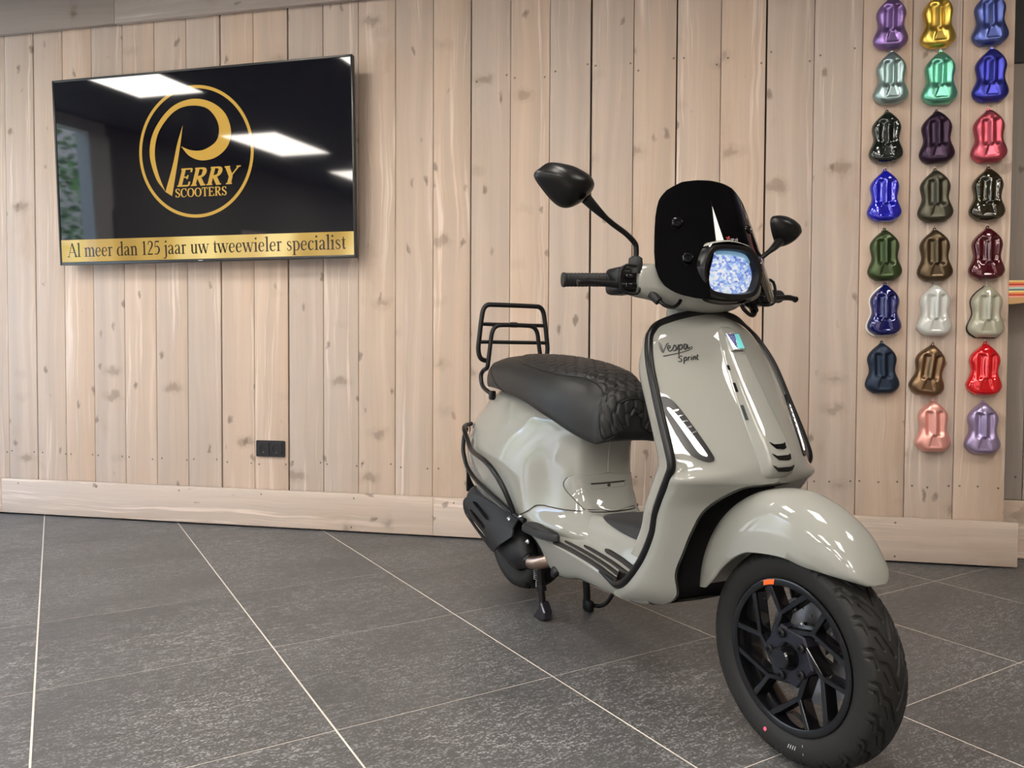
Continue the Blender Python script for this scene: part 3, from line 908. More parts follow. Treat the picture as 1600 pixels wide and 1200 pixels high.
# striped board in the recess on the right
shf = empty('striped_shelf', (1.354, 0.075, 1.108))
tag(shf, 'wooden shelf with rainbow striped front beside the right end of the plank wall', 'shelf')
pr = [(0, .0), (0.05, .004), (0.12, .014), (0.25, .03), (0.9, .045), (0.9, .1), (0, .1)]
o = MB().prism(pr, .07, M=Matrix.Rotation(PI / 2, 4, 'X')).build('board', simple('honey_wood', (.55, .33, .14), .5), shf)
cols = [(.80, .62, .25), (.75, .25, .06), (.55, .04, .02), (.80, .30, .25), (.45, .60, .50), (.10, .20, .22), (.80, .62, .25), (.75, .25, .06), (.55, .04, .02), (.80, .36, .28)][::-1]
for k, c in enumerate(cols):
    MB().box((.45, -.0705, .032 + .0072 * k), (.9, .001, .0068)).build('stripe', simple('stripe_paint', c, .5), shf)
struct(MB().box((2.45, 0.157, 2.5), (2.24, 0.012, 0.68), .002).build('trim_1', simple('dark_panel', (.035, .033, .032), .7)))

# ================================================================== the scooter
sco = empty('motor_scooter', (-0.536, -0.79, 0.0), math.radians(-52.4))
tag(sco, 'light grey retro motor scooter with black seat and dark windscreen parked on its centre stand', 'scooter')
FM = Matrix.Translation((1.328, 0, 0)) @ Matrix.Rotation(math.radians(1.9), 4, 'Z')   # steered front end


def both(mb_right):
    """mirror a builder's geometry to the other side as well"""
    n = len(mb_right.v)
    mb_right.v += [(x, -y, z) for x, y, z in mb_right.v]
    mb_right.f += [tuple(n + i for i in f[::-1]) for f in mb_right.f]
    mb_right.m += list(mb_right.m); mb_right.sm += list(mb_right.sm)
    return mb_right


# ---- leg shield -------------------------------------------------------------
EDGE = [(1.018, 0, .988), (1.0165, .035, .9855), (1.012, .065, .981), (1.002, .10, .972), (.989, .135, .956), (.991, .16, .936), (1.002, .18, .91),
        (1.036, .2, .849), (1.09, .210, .74), (1.128, .2145, .665), (1.143, .216, .625), (1.132, .2145, .60), (1.109, .211, .565), (1.090, .208, .535),
        (1.070, .2045, .50), (1.053, .201, .45), (1.012, .2, .38), (.955, .2, .316), (.908, .197, .291)]
def inset(p):
    """the trim tube sits on the edge, so the sheet ends a little inside"""
    x, y, z = p
    k = float(smoothstep(.30, .42, z))
    t = float(smoothstep(.925, .965, z))
    return (x - .002 * k, y - .0065 * k * (1 - t) if y > 0 else y, z - .007 * t)
EDGE = [inset(p) for p in EDGE]
S7 = [1, .94, .82, .62, .38, .16, 0]


def row_c(E, Cc):
    E = inset(E)
    if Cc[2] > .98: Cc = inset(Cc)
    return [(Cc[0] - (Cc[0] - E[0]) * s ** 1.9, -E[1] * s, Cc[2] + (E[2] - Cc[2]) * s ** 1.9) for s in S7]


def row_a(E, A):
    E = inset(E)
    out = []
    for s in S7:
        q = 1 - s
        out.append((E[0] + (A[0] - E[0]) * q, -E[1] + (E[1] + A[1]) * q ** 2.4 - .006 * math.sin(PI * min(1, q * 1.3)), E[2] + (A[2] - E[2]) * q))
    return out


rows = [row_c((.989, .135, .956), (1.018, 0, .988)),
        row_c((.991, .16, .936), (1.054, 0, .960)),
        row_c((1.002, .18, .91), (1.079, 0, .929)),
        row_c((1.036, .2, .849), (1.117, 0, .850)),
        row_c((1.09, .210, .74), (1.180, 0, .738)),
        row_c((1.128, .2145, .665), (1.224, 0, .664)),
        row_c((1.143, .216, .625), (1.246, 0, .622)),
        row_a((1.132, .2145, .60), (1.252, -.004, .590)),
        row_a((1.109, .211, .565), (1.222, -.08, .578)),
        row_a((1.090, .208, .535), (1.164, -.130, .527)),
        row_a((1.070, .2045, .50), (1.138, -.150, .470)),
        row_a((1.053, .201, .45), (1.118, -.157, .420)),
        row_a((1.012, .2, .38), (1.093, -.160, .362)),
        row_a((.955, .2, .316), (1.080, -.145, .305)),
        row_a((.908, .197, .291), (1.028, -.142, .266)),
        row_a((.88, .19, .262), (.965, -.12, .246))]
SHG = cr_grid(rows, 6, 6)
shm = MB().grid(SHG, flip=True)
# rolled lip of the wheel arch
ia = SHG[6 * 6 + 3:, -1]
lipn = [ia, ia + np.array([-.010, .006, -.004]), ia + np.array([-.030, .030, -.012])]
for q in lipn[1:]: q[:, 1] = np.minimum(q[:, 1], 0.0)
shm.grid(np.stack(lipn, 1), flip=True)
leg_shield = both(shm).build('leg_shield', M['paint'], sco, autosmooth=math.radians(50))
_sv = [Vector(v) for v in shm.v]
SH_BVH = BVHTree.FromPolygons(_sv, shm.f)


def shx(y, z, off=0.0):
    h = SH_BVH.ray_cast(Vector((2.0, y, z)), Vector((-1, 0, 0)))
    if h[0] is None: return Vector((1.1, y, z)), Vector((1, 0, 0))
    n = h[1]
    if n.x < 0: n = -n
    return h[0] + n * off, n


def on_shield(pts2, off): return [tuple(shx(p[0], p[1], off)[0]) for p in pts2]


# trim around the edge
ED2 = EDGE + [(.872, .1985, .297), (.83, .1995, .306)]
ed = [(x, -y, z) for x, y, z in ED2[::-1]] + [(x, y, z) for x, y, z in ED2[1:]]
edp = cr(ed, 6)
_tr = np.full(len(edp), .0105); _tr[:13] = np.linspace(.0050, .0105, 13); _tr[-13:] = np.linspace(.0105, .0050, 13)
tr = MB().tube(edp, _tr, 10)
tr.build('shield_trim', M['rubber_grey'] if False else M['plastic'], sco)

# inner shield behind the trim and dark wheel well
inn = []
for (x, y, z) in EDGE[4:17]:
    d = .075 * smoothstep(.95, .85, z) + .02
    inn.append([(x - .003, -y + .002, z), (x - .03, -y + .004, z - .002), (x - d * .8, -y + .020, z - .004), (x - d, -y + .06, z - .006), (x - d - .012, -y * .35, z - .006), (x - d - .014, 0, z - .006)])
im = both(MB().grid(cr_grid(inn, 4, 5)))
im.build('inner_shield', M['paint'], sco, autosmooth=math.radians(60))
ww = []
for A, xw in (((1.252, -.004, .590), 1.15), ((1.222, -.08, .578), 1.10), ((1.164, -.13, .527), 1.04), ((1.138, -.15, .47), 1.01), ((1.118, -.157, .42), .995), ((1.093, -.16, .362), .99), ((1.080, -.145, .305), .985), ((1.028, -.142, .266), .965)):
    A = np.array(A)
    ww.append([A + (-.022, .02 if A[1] < -.03 else 0, -.008), (A[0] * .5 + xw * .5 - .01, A[1] * .72, A[2] - .012), (xw, A[1] * .35, A[2] - .014), (xw - .004, 0, A[2] - .014)])
both(MB().grid(cr_grid(ww, 4, 5), flip=True)).build('wheel_well', M['plastic_soft'], sco, autosmooth=math.radians(60))

# centre strip ("tie") with vents, badge
TZ = np.concatenate([np.linspace(.946, .925, 8), np.linspace(.915, .632, 26), np.linspace(.624, .598, 8)])
tg = []
SS_ = [-1, -.97, -.92, -.86, -.8, -.74, -.68, -.6, -.3, 0, .3, .6, .68, .74, .8, .86, .92, .97, 1]
def tie_hw(z): return float(np.interp(z, [.598, .61, .64, .70, .80, .90, .935, .946], [.038, .044, .0455, .0435, .0385, .034, .028, .012]))
def tie_lift(z): return float(np.interp(z, [.598, .606, .62, .64, .68, .75, .85, .92, .937, .946], [.0, .014, .026, .030, .030, .025, .018, .012, .007, .0]))
for z in TZ:
    hw, lift = tie_hw(z), tie_lift(z)
    tg.append([tuple(shx(hw * q, z, lift * float(smoothstep(1.0, .64, abs(q))) - .0015)[0]) for q in SS_])
tie = MB().grid(np.array(tg)).build('centre_strip', M['paint'], sco, autosmooth=math.radians(70))
_tb = MB(); _tb.grid(np.array(tg)); TIE_BVH = BVHTree.FromPolygons([Vector(v) for v in _tb.v], _tb.f)


def tix(y, z, off=0.0):
    h = TIE_BVH.ray_cast(Vector((2.0, y, z)), Vector((-1, 0, 0)))
    if h[0] is None: return shx(y, z, off)[0]
    n = h[1] if h[1].x > 0 else -h[1]
    return h[0] + n * off


def decal(outl, f, off, thick=0.0015, cell=.006):
    """thin solid plate draped over a surface; outl in (y,z)"""
    P = np.array(outl, float)
    bm = bmesh.new()
    vs = [bm.verts.new((p[0], p[1], 0)) for p in P]
    for t in tessellate_polygon([[Vector((p[0], p[1], 0)) for p in P]]):
        try: bm.faces.new([vs[i] for i in t])
        except ValueError: pass
    bmesh.ops.recalc_face_normals(bm, faces=bm.faces)
    for _ in range(4):
        es = [e for e in bm.edges if e.calc_length() > cell]
        if not es: break
        bmesh.ops.subdivide_edges(bm, edges=es, cuts=1)
        bmesh.ops.triangulate(bm, faces=bm.faces)
    for fc in bm.faces:
        if fc.normal.z < 0: fc.normal_flip()
    bm.verts.ensure_lookup_table()
    for i, v in enumerate(bm.verts): v.index = i
    n = len(bm.verts)
    A = [tuple(f(v.co.x, v.co.y, off)) for v in bm.verts]; B = [tuple(f(v.co.x, v.co.y, off - thick)) for v in bm.verts]
    F = [tuple(v.index for v in fc.verts) for fc in bm.faces]
    for e in bm.edges:
        if len(e.link_faces) == 1:
            l = e.link_loops[0]; i, j = l.vert.index, l.link_loop_next.vert.index
            F.append((j, i, n + i, n + j))
    bm.free()
    return MB().add(A + B, F, 0, False)


shp = lambda y, z, o: shx(y, z, o)[0]
# vents low on the strip
for k, (zc, w) in enumerate(((.674, .023), (.650, .0275), (.625, .032))):
    pts = [(-w, zc + .006), (-w * .55, zc + .0005), (w * .6, zc + .001), (w * .95, zc + .004), (w * .85, zc - .008), (w * .5, zc - .0105), (-w * .45, zc - .009), (-w * .8, zc - .001)]
    decal(pts, tix, .0016).build('vent_slot', M['gloss'], tie)
TGA = np.array(tg)
def flank(z, q, off):
    i = int(np.argmin(abs(TZ - z))); i = min(max(i, 1), len(TZ) - 2)
    if TZ[i] < z: i -= 1
    t = (TZ[i] - z) / (TZ[i] - TZ[i + 1])
    row = TGA[i] * (1 - t) + TGA[i + 1] * t
    p = np.array([np.interp(q, SS_, row[:, k]) for k in range(3)]); p2 = np.array([np.interp(q + .05, SS_, row[:, k]) for k in range(3)])
    d = p2 - p; n = np.array([-d[1], d[0], 0]); n /= np.linalg.norm(n)
    if n[1] > 0: n = -n
    return p + n * off
for z0, z1 in ((.850, .838), (.808, .787), (.757, .723)):
    zz = np.linspace(z0, z1, 6)
    g = np.array([[flank(z + .0, -.89, .0012), flank(z - .003, -.82, .0012)] for z in zz])
    MB().grid(g, flip=True).build('side_slot', M['gloss'], tie)
# badge
bc = (0.0, .903)
bo = MB(); q = [(-.0205, .922), (.0175, .923), (.0195, .886), (-.017, .884)]
badge = decal(q, tix, .0075, .008).build('badge', M['badge_edge'], tie)
decal([(-.0185, .9205), (.0010, .9205), (-.0035, .8865)], tix, .0083, .001).build('badge_field', M['blue_deep'], badge)
decal([(.0020, .9205), (.0160, .9215), (.0180, .8875), (-.0020, .8865)], tix, .0083, .001).build('badge_field', M['blue_light'], badge)
pm = MB(); text_mesh(pm, 'P', -.0125, -.0015, .900, .016, plane=lambda y, z: tuple(tix(y, z, .0090)), weight=.9)
pm.build('badge_letter', simple('badge_letter_blue', (.12, .12, .42), .4), badge)

# script lettering on the shield
LOGO = 'Vespa', 'Sprint'
script = MB()
def stroke(mb, pts, w, f, off=.0012):
    V, F = rib(pts, w, 6, True)
    mb.add([f(a, b, off) for a, b in V], F, 0, False)
ox, oz, sc_, sl = -.1625, .8795, .0205, .06
def sp(pts): return [(ox + sc_ * (x + .25 * y), oz + sc_ * (y + sl * x * 2.2)) for x, y in pts]
W1 = .0026
stroke(script, sp([(-.15, 1.25), (-.05, 1.0), (.02, .4), (.12, .0), (.25, .25), (.55, .85), (.75, 1.0)]), [.002, .005, .0055, .0035, .0022, .0022, .0025], shp)
stroke(script, sp([(.55, .35), (.78, .42), (.86, .62), (.7, .72), (.6, .4), (.75, .05), (1.05, .2)]), W1, shp)           # e
stroke(script, sp([(1.05, .2), (1.3, .7), (1.42, .45), (1.38, .1), (1.1, .05)]), W1, shp)                                # s
stroke(script, sp([(1.5, .1), (1.72, .7), (1.62, -.55)]), W1, shp)                                                        # p stem
stroke(script, sp([(1.72, .55), (1.98, .68), (2.02, .25), (1.7, .08)]), W1, shp)                                          # p bowl
stroke(script, sp([(2.5, .6), (2.3, .68), (2.2, .3), (2.35, .05), (2.58, .6), (2.58, .15), (2.85, .25)]), W1, shp)       # a
stroke(script, sp([(.1, -.45), (.9, -.36), (2.0, -.22), (2.95, .05), (3.0, .35)]), [.003, .002, .0018, .0018, .002], shp)   # swash
ox, oz, sc_ = -.138, .8570, .0135
stroke(script, sp([(.66, .82), (.48, 1.0), (.2, .95), (.12, .72), (.42, .5), (.52, .24), (.34, .02), (-.02, .1)]), .0024, shp)                       # S
stroke(script, sp([(.95, .68), (.85, -.45)]), .0025, shp); stroke(script, sp([(.95, .6), (1.25, .7), (1.25, .2), (.95, .08)]), .0024, shp)
stroke(script, sp([(1.6, .68), (1.5, .05)]), .0025, shp); stroke(script, sp([(1.57, .4), (1.72, .65), (1.9, .64)]), .0024, shp)
stroke(script, sp([(2.12, .66), (2.05, .05)]), .0025, shp); stroke(script, sp([(2.16, .88), (2.18, .98)]), .0025, shp)
stroke(script, sp([(2.42, .66), (2.35, .05)]), .0025, shp); stroke(script, sp([(2.38, .35), (2.6, .66), (2.78, .55), (2.72, .05)]), .0024, shp)
stroke(script, sp([(3.12, .95), (3.02, .1), (3.25, .06)]), .0025, shp); stroke(script, sp([(2.95, .66), (3.3, .66)]), .0022, shp)
script.build('script_lettering', M['script'], sco)

# turn signals set into the shield
M['ts_black'] = simple('signal_housing', (.005, .005, .006), .3, spec=.3)
M['drl'] = simple('daylight_strip', (.9, .9, .9), .2, emis=(1.0, .97, .92), estr=1.25)
M['ts_clear'] = simple('clear_reflector', (.42, .42, .44), .12, .85)
TSO = [(-.1985, .766), (-.1910, .7725), (-.1795, .770), (-.168, .753), (-.152, .708), (-.1375, .660), (-.1345, .645), (-.139, .639), (-.150, .638), (-.168, .647), (-.179, .664), (-.187, .695), (-.193, .730), (-.198, .757)]
for s in (1, -1):
    P = cr(TSO, 3, True); P[:, 0] *= s
    cen = P.mean(0)
    hs = decal([tuple(cen + (p - cen) * 1.05) for p in P], shp, .0030, .006).build('turn_signal', M['ts_black'], sco)
    strip = cr([(-.1890, .748), (-.1840, .7505), (-.1765, .738), (-.1630, .704), (-.1480, .662), (-.1440, .648), (-.149, .6465), (-.1590, .655), (-.1690, .684), (-.180, .72)], 3, True); strip[:, 0] *= s
    decal([tuple(p) for p in strip], shp, .0036, .001).build('daylight_strip', M['drl'], hs)
    rb = MB()
    for k in range(5):
        z = .744 - .012 * k; y = -.172 + .0047 * k
        for p in decal([(s * (y - .009), z), (s * (y + .003), z + .004), (s * (y + .004), z + .001), (s * (y - .008), z - .003)], shp, .0046, .001).v: pass
        d_ = decal([(s * (y - .009), z), (s * (y + .003), z + .004), (s * (y + .004), z + .001), (s * (y - .008), z - .003)], shp, .0046, .001)
        rb.add(d_.v, d_.f, 0, False)
    rb.build('reflector_rib', M['ts_clear'], hs)

# ---- floorboard -----------------------------------------------------------------
def fl(x, zt, zf, ye, zs, ys, zb):
    return [(x, 0, zt), (x, -.05, zt), (x, -.078, zt - .003), (x, -.098, zt * .6 + zf * .4), (x, -.112, zf + .012), (x, -.135, zf + .003), (x, -.17, zf + .001), (x, -ye + .006, zf),
            (x, -ye, zf - .006), (x, -ye + .001, zf - .016), (x, -ys, zs), (x, -ys + .02, zb + .004), (x, -ys + .06, zb - .004), (x, 0, zb - .008)]
fs = [fl(.355, .40, .336, .188, .326, .178, .318), fl(.41, .40, .334, .196, .312, .184, .295), fl(.46, .40, .332, .200, .285, .184, .255), fl(.50, .402, .331, .201, .255, .18, .214), fl(.56, .402, .329, .202, .25, .182, .212),
      fl(.68, .402, .324, .203, .262, .188, .236), fl(.80, .40, .314, .2035, .262, .19, .240), fl(.90, .402, .300, .2015, .266, .188, .243),
      fl(.955, .412, .318, .1985, .285, .188, .250), fl(1.0, .43, .36, .199, .31, .185, .262)]
flo = both(MB().grid(cr_grid(fs, 5, 4), flip=False))
floorboard = flo.build('floorboard', M['paint'], sco, autosmooth=math.radians(60))
FL_BVH = BVHTree.FromPolygons([Vector(v) for v in flo.v], flo.f)
def flz(x, y, off):
    h = FL_BVH.ray_cast(Vector((x, y, 1.0)), Vector((0, 0, -1)))
    if h[0] is None: return Vector((x, y, .33 + off))
    n = h[1] if h[1].z > 0 else -h[1]
    return h[0] + n * off
for s in (1, -1):
    # four rubber strips each side
    for k, (xa, ya, xb, yb, w) in enumerate(((.575, -.1955, .945, -.1955, .013), (.59, -.169, .955, -.172, .0105), (.655, -.143, .952, -.147, .0105), (.725, -.117, .945, -.121, .0105))):
        L_ = []
        for t in np.linspace(0, 1, 18):
            L_.append((xa + (xb - xa) * t, ya + (yb - ya) * t))
        st = MB(); rowsS = []
        for (x, y), t in zip(L_, np.linspace(0, 1, 18)):
            ww_ = w / 2 * min(1, .35 + 9 * t) if k else w / 2
            a, b = flz(x, s * (y - ww_), .0), flz(x, s * (y + ww_), .0)
            up = Vector((0, 0, .0045))
            rowsS.append([a, a + up, (a + b) / 2 + up * 1.25, b + up, b])
        st.grid(np.array([[tuple(p) for p in r] for r in rowsS]), flip=s < 0)
        st.build('floor_strip', M['rubber_grey'], floorboard)
# mat on the tunnel
mt = MB(); mo = cr([(.615, 0), (.63, -.055), (.66, -.078), (.75, -.088), (.86, -.090), (.95, -.085), (.985, -.05), (.985, 0)], 4)
mo = np.concatenate([mo, mo[::-1][1:-1] * [1, -1]])
MB().add([flz(x, y, .004) for x, y in mo] + [flz(x, y, -.001) for x, y in mo],
         [tuple(t) for t in tessellate_polygon([[Vector((x, y, 0)) for x, y in mo]])] + [(i, len(mo) + i, len(mo) + (i + 1) % len(mo), (i + 1) % len(mo)) for i in range(len(mo))], 0, False).build('tunnel_mat', M['mat'], floorboard)
mr = MB()
for yy in (-.058, .058):
    mr.tube([flz(x, yy, .004) for x in np.linspace(.67, .96, 14)], .0022, 6)
mr.build('mat_rib', M['plastic'], floorboard)
MB().lathe([(0, .003), (.012, .003), (.017, 0), (.017, -.01)][::-1], (0, 0, 0), 'Y', 20, M=Matrix.Translation((.545, -.183, .232)) @ Matrix.Rotation(math.radians(180), 4, 'Z') @ Matrix.Rotation(math.radians(14), 4, 'X')).build('sill_plug', M['plastic'], floorboard)

# ---- rear body ---------------------------------------------------------------------
def sl(z, pts): return [(x, -y, z) for x, y in pts]
SL = [
 sl(.330, [(.66, 0), (.655, .05), (.635, .09), (.57, .14), (.45, .165), (.33, .165), (.2, .150), (.06, .135), (-.06, .115), (-.13, .09), (-.17, .05), (-.185, 0)]),
 sl(.352, [(.645, 0), (.640, .055), (.62, .100), (.55, .148), (.45, .178), (.33, .186), (.2, .180), (.06, .170), (-.06, .150), (-.15, .115), (-.2, .07), (-.22, 0)]),
 sl(.40, [(.600, 0), (.596, .058), (.578, .098), (.515, .132), (.43, .158), (.32, .192), (.2, .201), (.06, .198), (-.08, .178), (-.2, .138), (-.265, .085), (-.295, 0)]),
 sl(.46, [(.562, 0), (.558, .058), (.543, .096), (.50, .121), (.43, .142), (.32, .187), (.2, .211), (.06, .212), (-.08, .192), (-.215, .15), (-.295, .09), (-.33, 0)]),
 sl(.53, [(.553, 0), (.549, .055), (.533, .095), (.49, .117), (.425, .137), (.32, .180), (.2, .210), (.06, .213), (-.08, .194), (-.22, .150), (-.30, .088), (-.338, 0)]),
 sl(.60, [(.560, 0), (.556, .055), (.54, .093), (.49, .115), (.425, .132), (.32, .164), (.2, .189), (.06, .194), (-.08, .176), (-.21, .134), (-.28, .08), (-.315, 0)]),
 sl(.65, [(.570, 0), (.565, .055), (.55, .090), (.50, .112), (.425, .126), (.32, .148), (.2, .166), (.06, .170), (-.07, .153), (-.19, .115), (-.25, .068), (-.285, 0)]),
 sl(.69, [(.48, 0), (.475, .05), (.46, .085), (.43, .108), (.38, .120), (.30, .136), (.2, .148), (.06, .150), (-.05, .134), (-.155, .10), (-.21, .06), (-.24, 0)]),
 sl(.73, [(.34, 0), (.335, .05), (.32, .08), (.30, .098), (.27, .108), (.22, .118), (.15, .124), (.05, .124), (-.04, .110), (-.12, .083), (-.16, .05), (-.185, 0)]),
 sl(.757, [(.24, 0), (.235, .03), (.23, .055), (.21, .068), (.19, .075), (.16, .082), (.11, .088), (.04, .088), (-.03, .078), (-.08, .06), (-.11, .035), (-.125, 0)]),
]
BG = cr_grid(SL, 7, 5)
bd = MB().grid(BG, flip=True)
rear_body = both(bd).build('rear_body', M['paint'], sco, autosmooth=math.radians(60))
BD_BVH = BVHTree.FromPolygons([Vector(v) for v in bd.v], bd.f)
def bdx(y, z, off=0.0):
    h = BD_BVH.ray_cast(Vector((1.2, y, z)), Vector((-1, 0, 0)))
    if h[0] is None: return Vector((.56, y, z))
    n = h[1] if h[1].x > 0 else -h[1]
    return h[0] + n * off
# storage door in the panel under the seat
door_o = cr([(-.098, .425), (-.118, .47), (-.112, .502), (-.096, .511), (0, .517), (.096, .511), (.112, .502), (.118, .47), (.098, .425)], 4)
door_o = np.concatenate([door_o, [(x, .408 + .004 * (x / .1) ** 2) for x in np.linspace(.088, -.088, 12)]])
def dense_decal(outl, f, off, thick, n=16):
    """plate on a curved surface: rows between the left and right border"""
    zs = np.array([p[1] for p in outl]); z0, z1 = zs.min() + 1e-4, zs.max() - 1e-4
    rowsD = []
    m = len(outl)
    for z in np.linspace(z0, z1, n):
        xs = []
        for i in range(m):
            a, b = outl[i], outl[(i + 1) % m]
            if (a[1] - z) * (b[1] - z) <= 0 and abs(a[1] - b[1]) > 1e-9: xs.append(a[0] + (b[0] - a[0]) * (z - a[1]) / (b[1] - a[1]))
        y0, y1 = min(xs), max(xs)
        rowsD.append([tuple(f(y, z, off)) for y in np.linspace(y0, y1, n)])
    A = np.array(rowsD)
    mb = MB().grid(A, flip=False)
    rim = np.concatenate([A[0], A[1:, -1], A[-1, ::-1][1:], A[1:-1, 0][::-1]])
    inn_ = rim.copy(); inn_[:, 0] -= thick
    mb.grid(np.stack([rim, inn_], 0), cv=True, flip=False)
    return mb
dense_decal([tuple(p) for p in (door_o - [0, .465]) * 1.025 + [0, .4645]], bdx, .0004, .001).build('door_gap', M['gap'], rear_body)
door = dense_decal([tuple(p) for p in door_o], bdx, .0030, .004).build('storage_door', M['paint'], rear_body, autosmooth=math.radians(40))
MB().tube([bdx(y, z, .0034) for y, z in cr([(-.062, .4905), (0, .4925), (.062, .4925), (.0605, .484), (.056, .4745), (0, .4735), (-.055, .4725), (-.0585, .482)], 5, True)], .0013, 6, closed=True).build('finger_grip_edge', M['paint'], door)
decal([(-.060, .4895), (.060, .4912), (.059, .4862), (-.059, .4845)], bdx, .0034, .001).build('finger_grip', M['gap'], door)
decal(circ(0.0, .481, .0055, 12), bdx, .0042, .001).build('key_hole', M['gap'], door)
bs = MB().tube([bdx(0, z, .0006) for z in np.linspace(.522, .63, 14)], .0011, 5); bs.build('panel_seam', simple('pale_seam', (.36, .36, .33), .4), rear_body)
for sgn in (1, -1):
    q = [(.335, -.191, .366), (.372, -.184, .383), (.40, -.168, .404), (.43, -.157, .409), (.457, -.147, .408), (.509, -.131, .408), (.552, -.111, .410), (.588, -.066, .409), (.597, 0, .407)]
    MB().tube(cr([(x + .0012, sgn * (y - .0012), z) for x, y, z in q], 5), .0016, 6).build('panel_seam', M['gap'], rear_body)
# bag hook on the inner shield
hk2 = MB().tube(cr([(1.0, .03, .775), (.955, .03, .765), (.925, .03, .735), (.93, .03, .70)], 5), [.012] * 16, 8); hk2.build('bag_hook', M['white_frame'], sco)

# ---- seat --------------------------------------------------------------------------
def seat_sec(x, zt, zb, w):
    h = zt - zb
    return [(x, 0, zt), (x, -w * .25, zt - .001), (x, -w * .5, zt - .007), (x, -w * .74, zt - .12 * h - .006), (x, -w * .90, zb + .66 * h), (x, -w * .985, zb + .42 * h), (x, -w, zb + .18 * h), (x, -w * .985, zb + .05 * h), (x, -w * .93, zb), (x, -w * .6, zb + .004), (x, 0, zb + .006)]
SS = [seat_sec(-.142, .812, .778, .05), seat_sec(-.136, .842, .768, .085), seat_sec(-.112, .863, .764, .112), seat_sec(-.06, .875, .763, .132), seat_sec(.05, .880, .760, .152), seat_sec(.19, .878, .745, .167), seat_sec(.32, .868, .725, .173),
      seat_sec(.42, .855, .699, .173), seat_sec(.49, .842, .678, .165), seat_sec(.55, .829, .653, .150), seat_sec(.60, .808, .633, .132), seat_sec(.64, .782, .620, .112)]
for th_ in (24, 46, 66, 84):
    c_, s_ = math.cos(math.radians(th_)), math.sin(math.radians(th_))
    SS.append(seat_sec(.640 + .052 * s_, .695 + .087 * c_ ** .8, .690 - .070 * c_ ** .6, .112 * c_ ** .75))
SG = cr_grid(SS, 6, 6)
seat_mb = MB().grid(SG, flip=True)
seat_mb.add(SG[-1], [tuple(range(SG.shape[1]))], 0, True)
seat = both(seat_mb).build('seat', M['leather'], sco, autosmooth=math.radians(70))
# quilted panel: rings u, profile share v
SGF = np.concatenate([SG[:, ::-1], mirror(SG)[:, 1:]], 1)      # full section right->left
nU, nV = SG.shape[:2]
NRM = np.zeros_like(SGF)
du = np.gradient(SGF, axis=0); dv = np.gradient(SGF, axis=1)
NRM = np.cross(dv, du); NRM /= np.linalg.norm(NRM, axis=2)[..., None] + 1e-9
mid = nV - 1
cen_ = SGF.mean(axis=(0, 1))
if NRM[nU // 3, mid, 2] < 0: NRM = -NRM
def seatP(u, v, off):
    """u in ring index, v signed profile index from the crown (negative = right side)"""
    u = min(max(u, 0), nU - 1.001); w = min(max(mid + v, 0), SGF.shape[1] - 1.001)
    i, j = int(u), int(w); a, b = u - i, w - j
    f = lambda G: G[i, j] * (1 - a) * (1 - b) + G[i + 1, j] * a * (1 - b) + G[i, j + 1] * (1 - a) * b + G[i + 1, j + 1] * a * b
    n = f(NRM); n = n / (np.linalg.norm(n) + 1e-9)
    return f(SGF) + n * off
# half width (profile index) of the panel along the rings; 6 samples per control ring
VU = [(25.5, .3), (25.8, 7), (26.5, 12), (28, 16), (32, 19), (38, 20), (45, 19), (50, 17.5), (55, 15.5), (60, 14), (64, 14.5), (68, 18), (71, 24.5), (73.5, 34), (76, 44), (78, 47), (90, 47)]
uu = np.concatenate([np.linspace(25.5, 29, 14)[:-1], np.linspace(29, 89.9, 240)])
vh = np.interp(uu, [a for a, b in VU], [b for a, b in VU])
vh = np.convolve(np.pad(vh, 3, 'edge'), np.ones(7) / 7, 'valid'); vh[0] = .3
vh[-8:] = 47
Q = []
NVQ = 73
arc = 0.0; prev = None
pts_c = [seatP(u, 0, 0) for u in uu]
arcs = np.concatenate([[0], np.cumsum([np.linalg.norm(pts_c[i + 1] - pts_c[i]) for i in range(len(uu) - 1)])])
def hexpillow(a, b, s=.0205):
    # distance to the nearest hexagon border, 0 on the seam .. 1 inside
    px_, py_ = a / s, b / s
    r3 = math.sqrt(3)
    best = []
    for oa, ob in ((0, 0), (1.5, r3 / 2)):
        i = round((px_ - oa) / 3.0); j = round((py_ - ob) / r3)
        best.append((px_ - oa - 3 * i, py_ - ob - r3 * j))
    qx, qy = min(best, key=lambda t: max(abs(t[1]), abs(t[0]) * r3 / 2 + abs(t[1]) / 2))
    d = r3 / 2 - max(abs(qy), abs(qx) * r3 / 2 + abs(qy) / 2)
    return min(1.0, max(0.0, d / .34)) ** .6
TV_ = np.linspace(-1, 1, NVQ)
for k, u in enumerate(uu):
    base_ = np.array([seatP(u, vh[k] * t, 0) for t in TV_])
    ln_ = np.concatenate([[0], np.cumsum(np.linalg.norm(np.diff(base_, axis=0), axis=1))]); ln_ -= ln_[NVQ // 2]
    row = []
    for q, t in enumerate(TV_):
        e = min(1, (1 - abs(t)) * 8) * min(1, (arcs[k]) / .008)
        row.append(seatP(u, vh[k] * t, .0006 + e * (.0006 + .0046 * hexpillow(arcs[k], ln_[q]))))
    Q.append(row)
MB().grid(np.array(Q), flip=False).build('quilted_panel', M['leather'], seat)
path = [seatP(u, -w, .0012) for u, w in zip(uu[::-1], vh[::-1])] + [seatP(u, w, .0012) for u, w in zip(uu, vh)]
MB().tube(np.array(path)[::2], .0022, 6).build('piping', M['plastic'], seat)
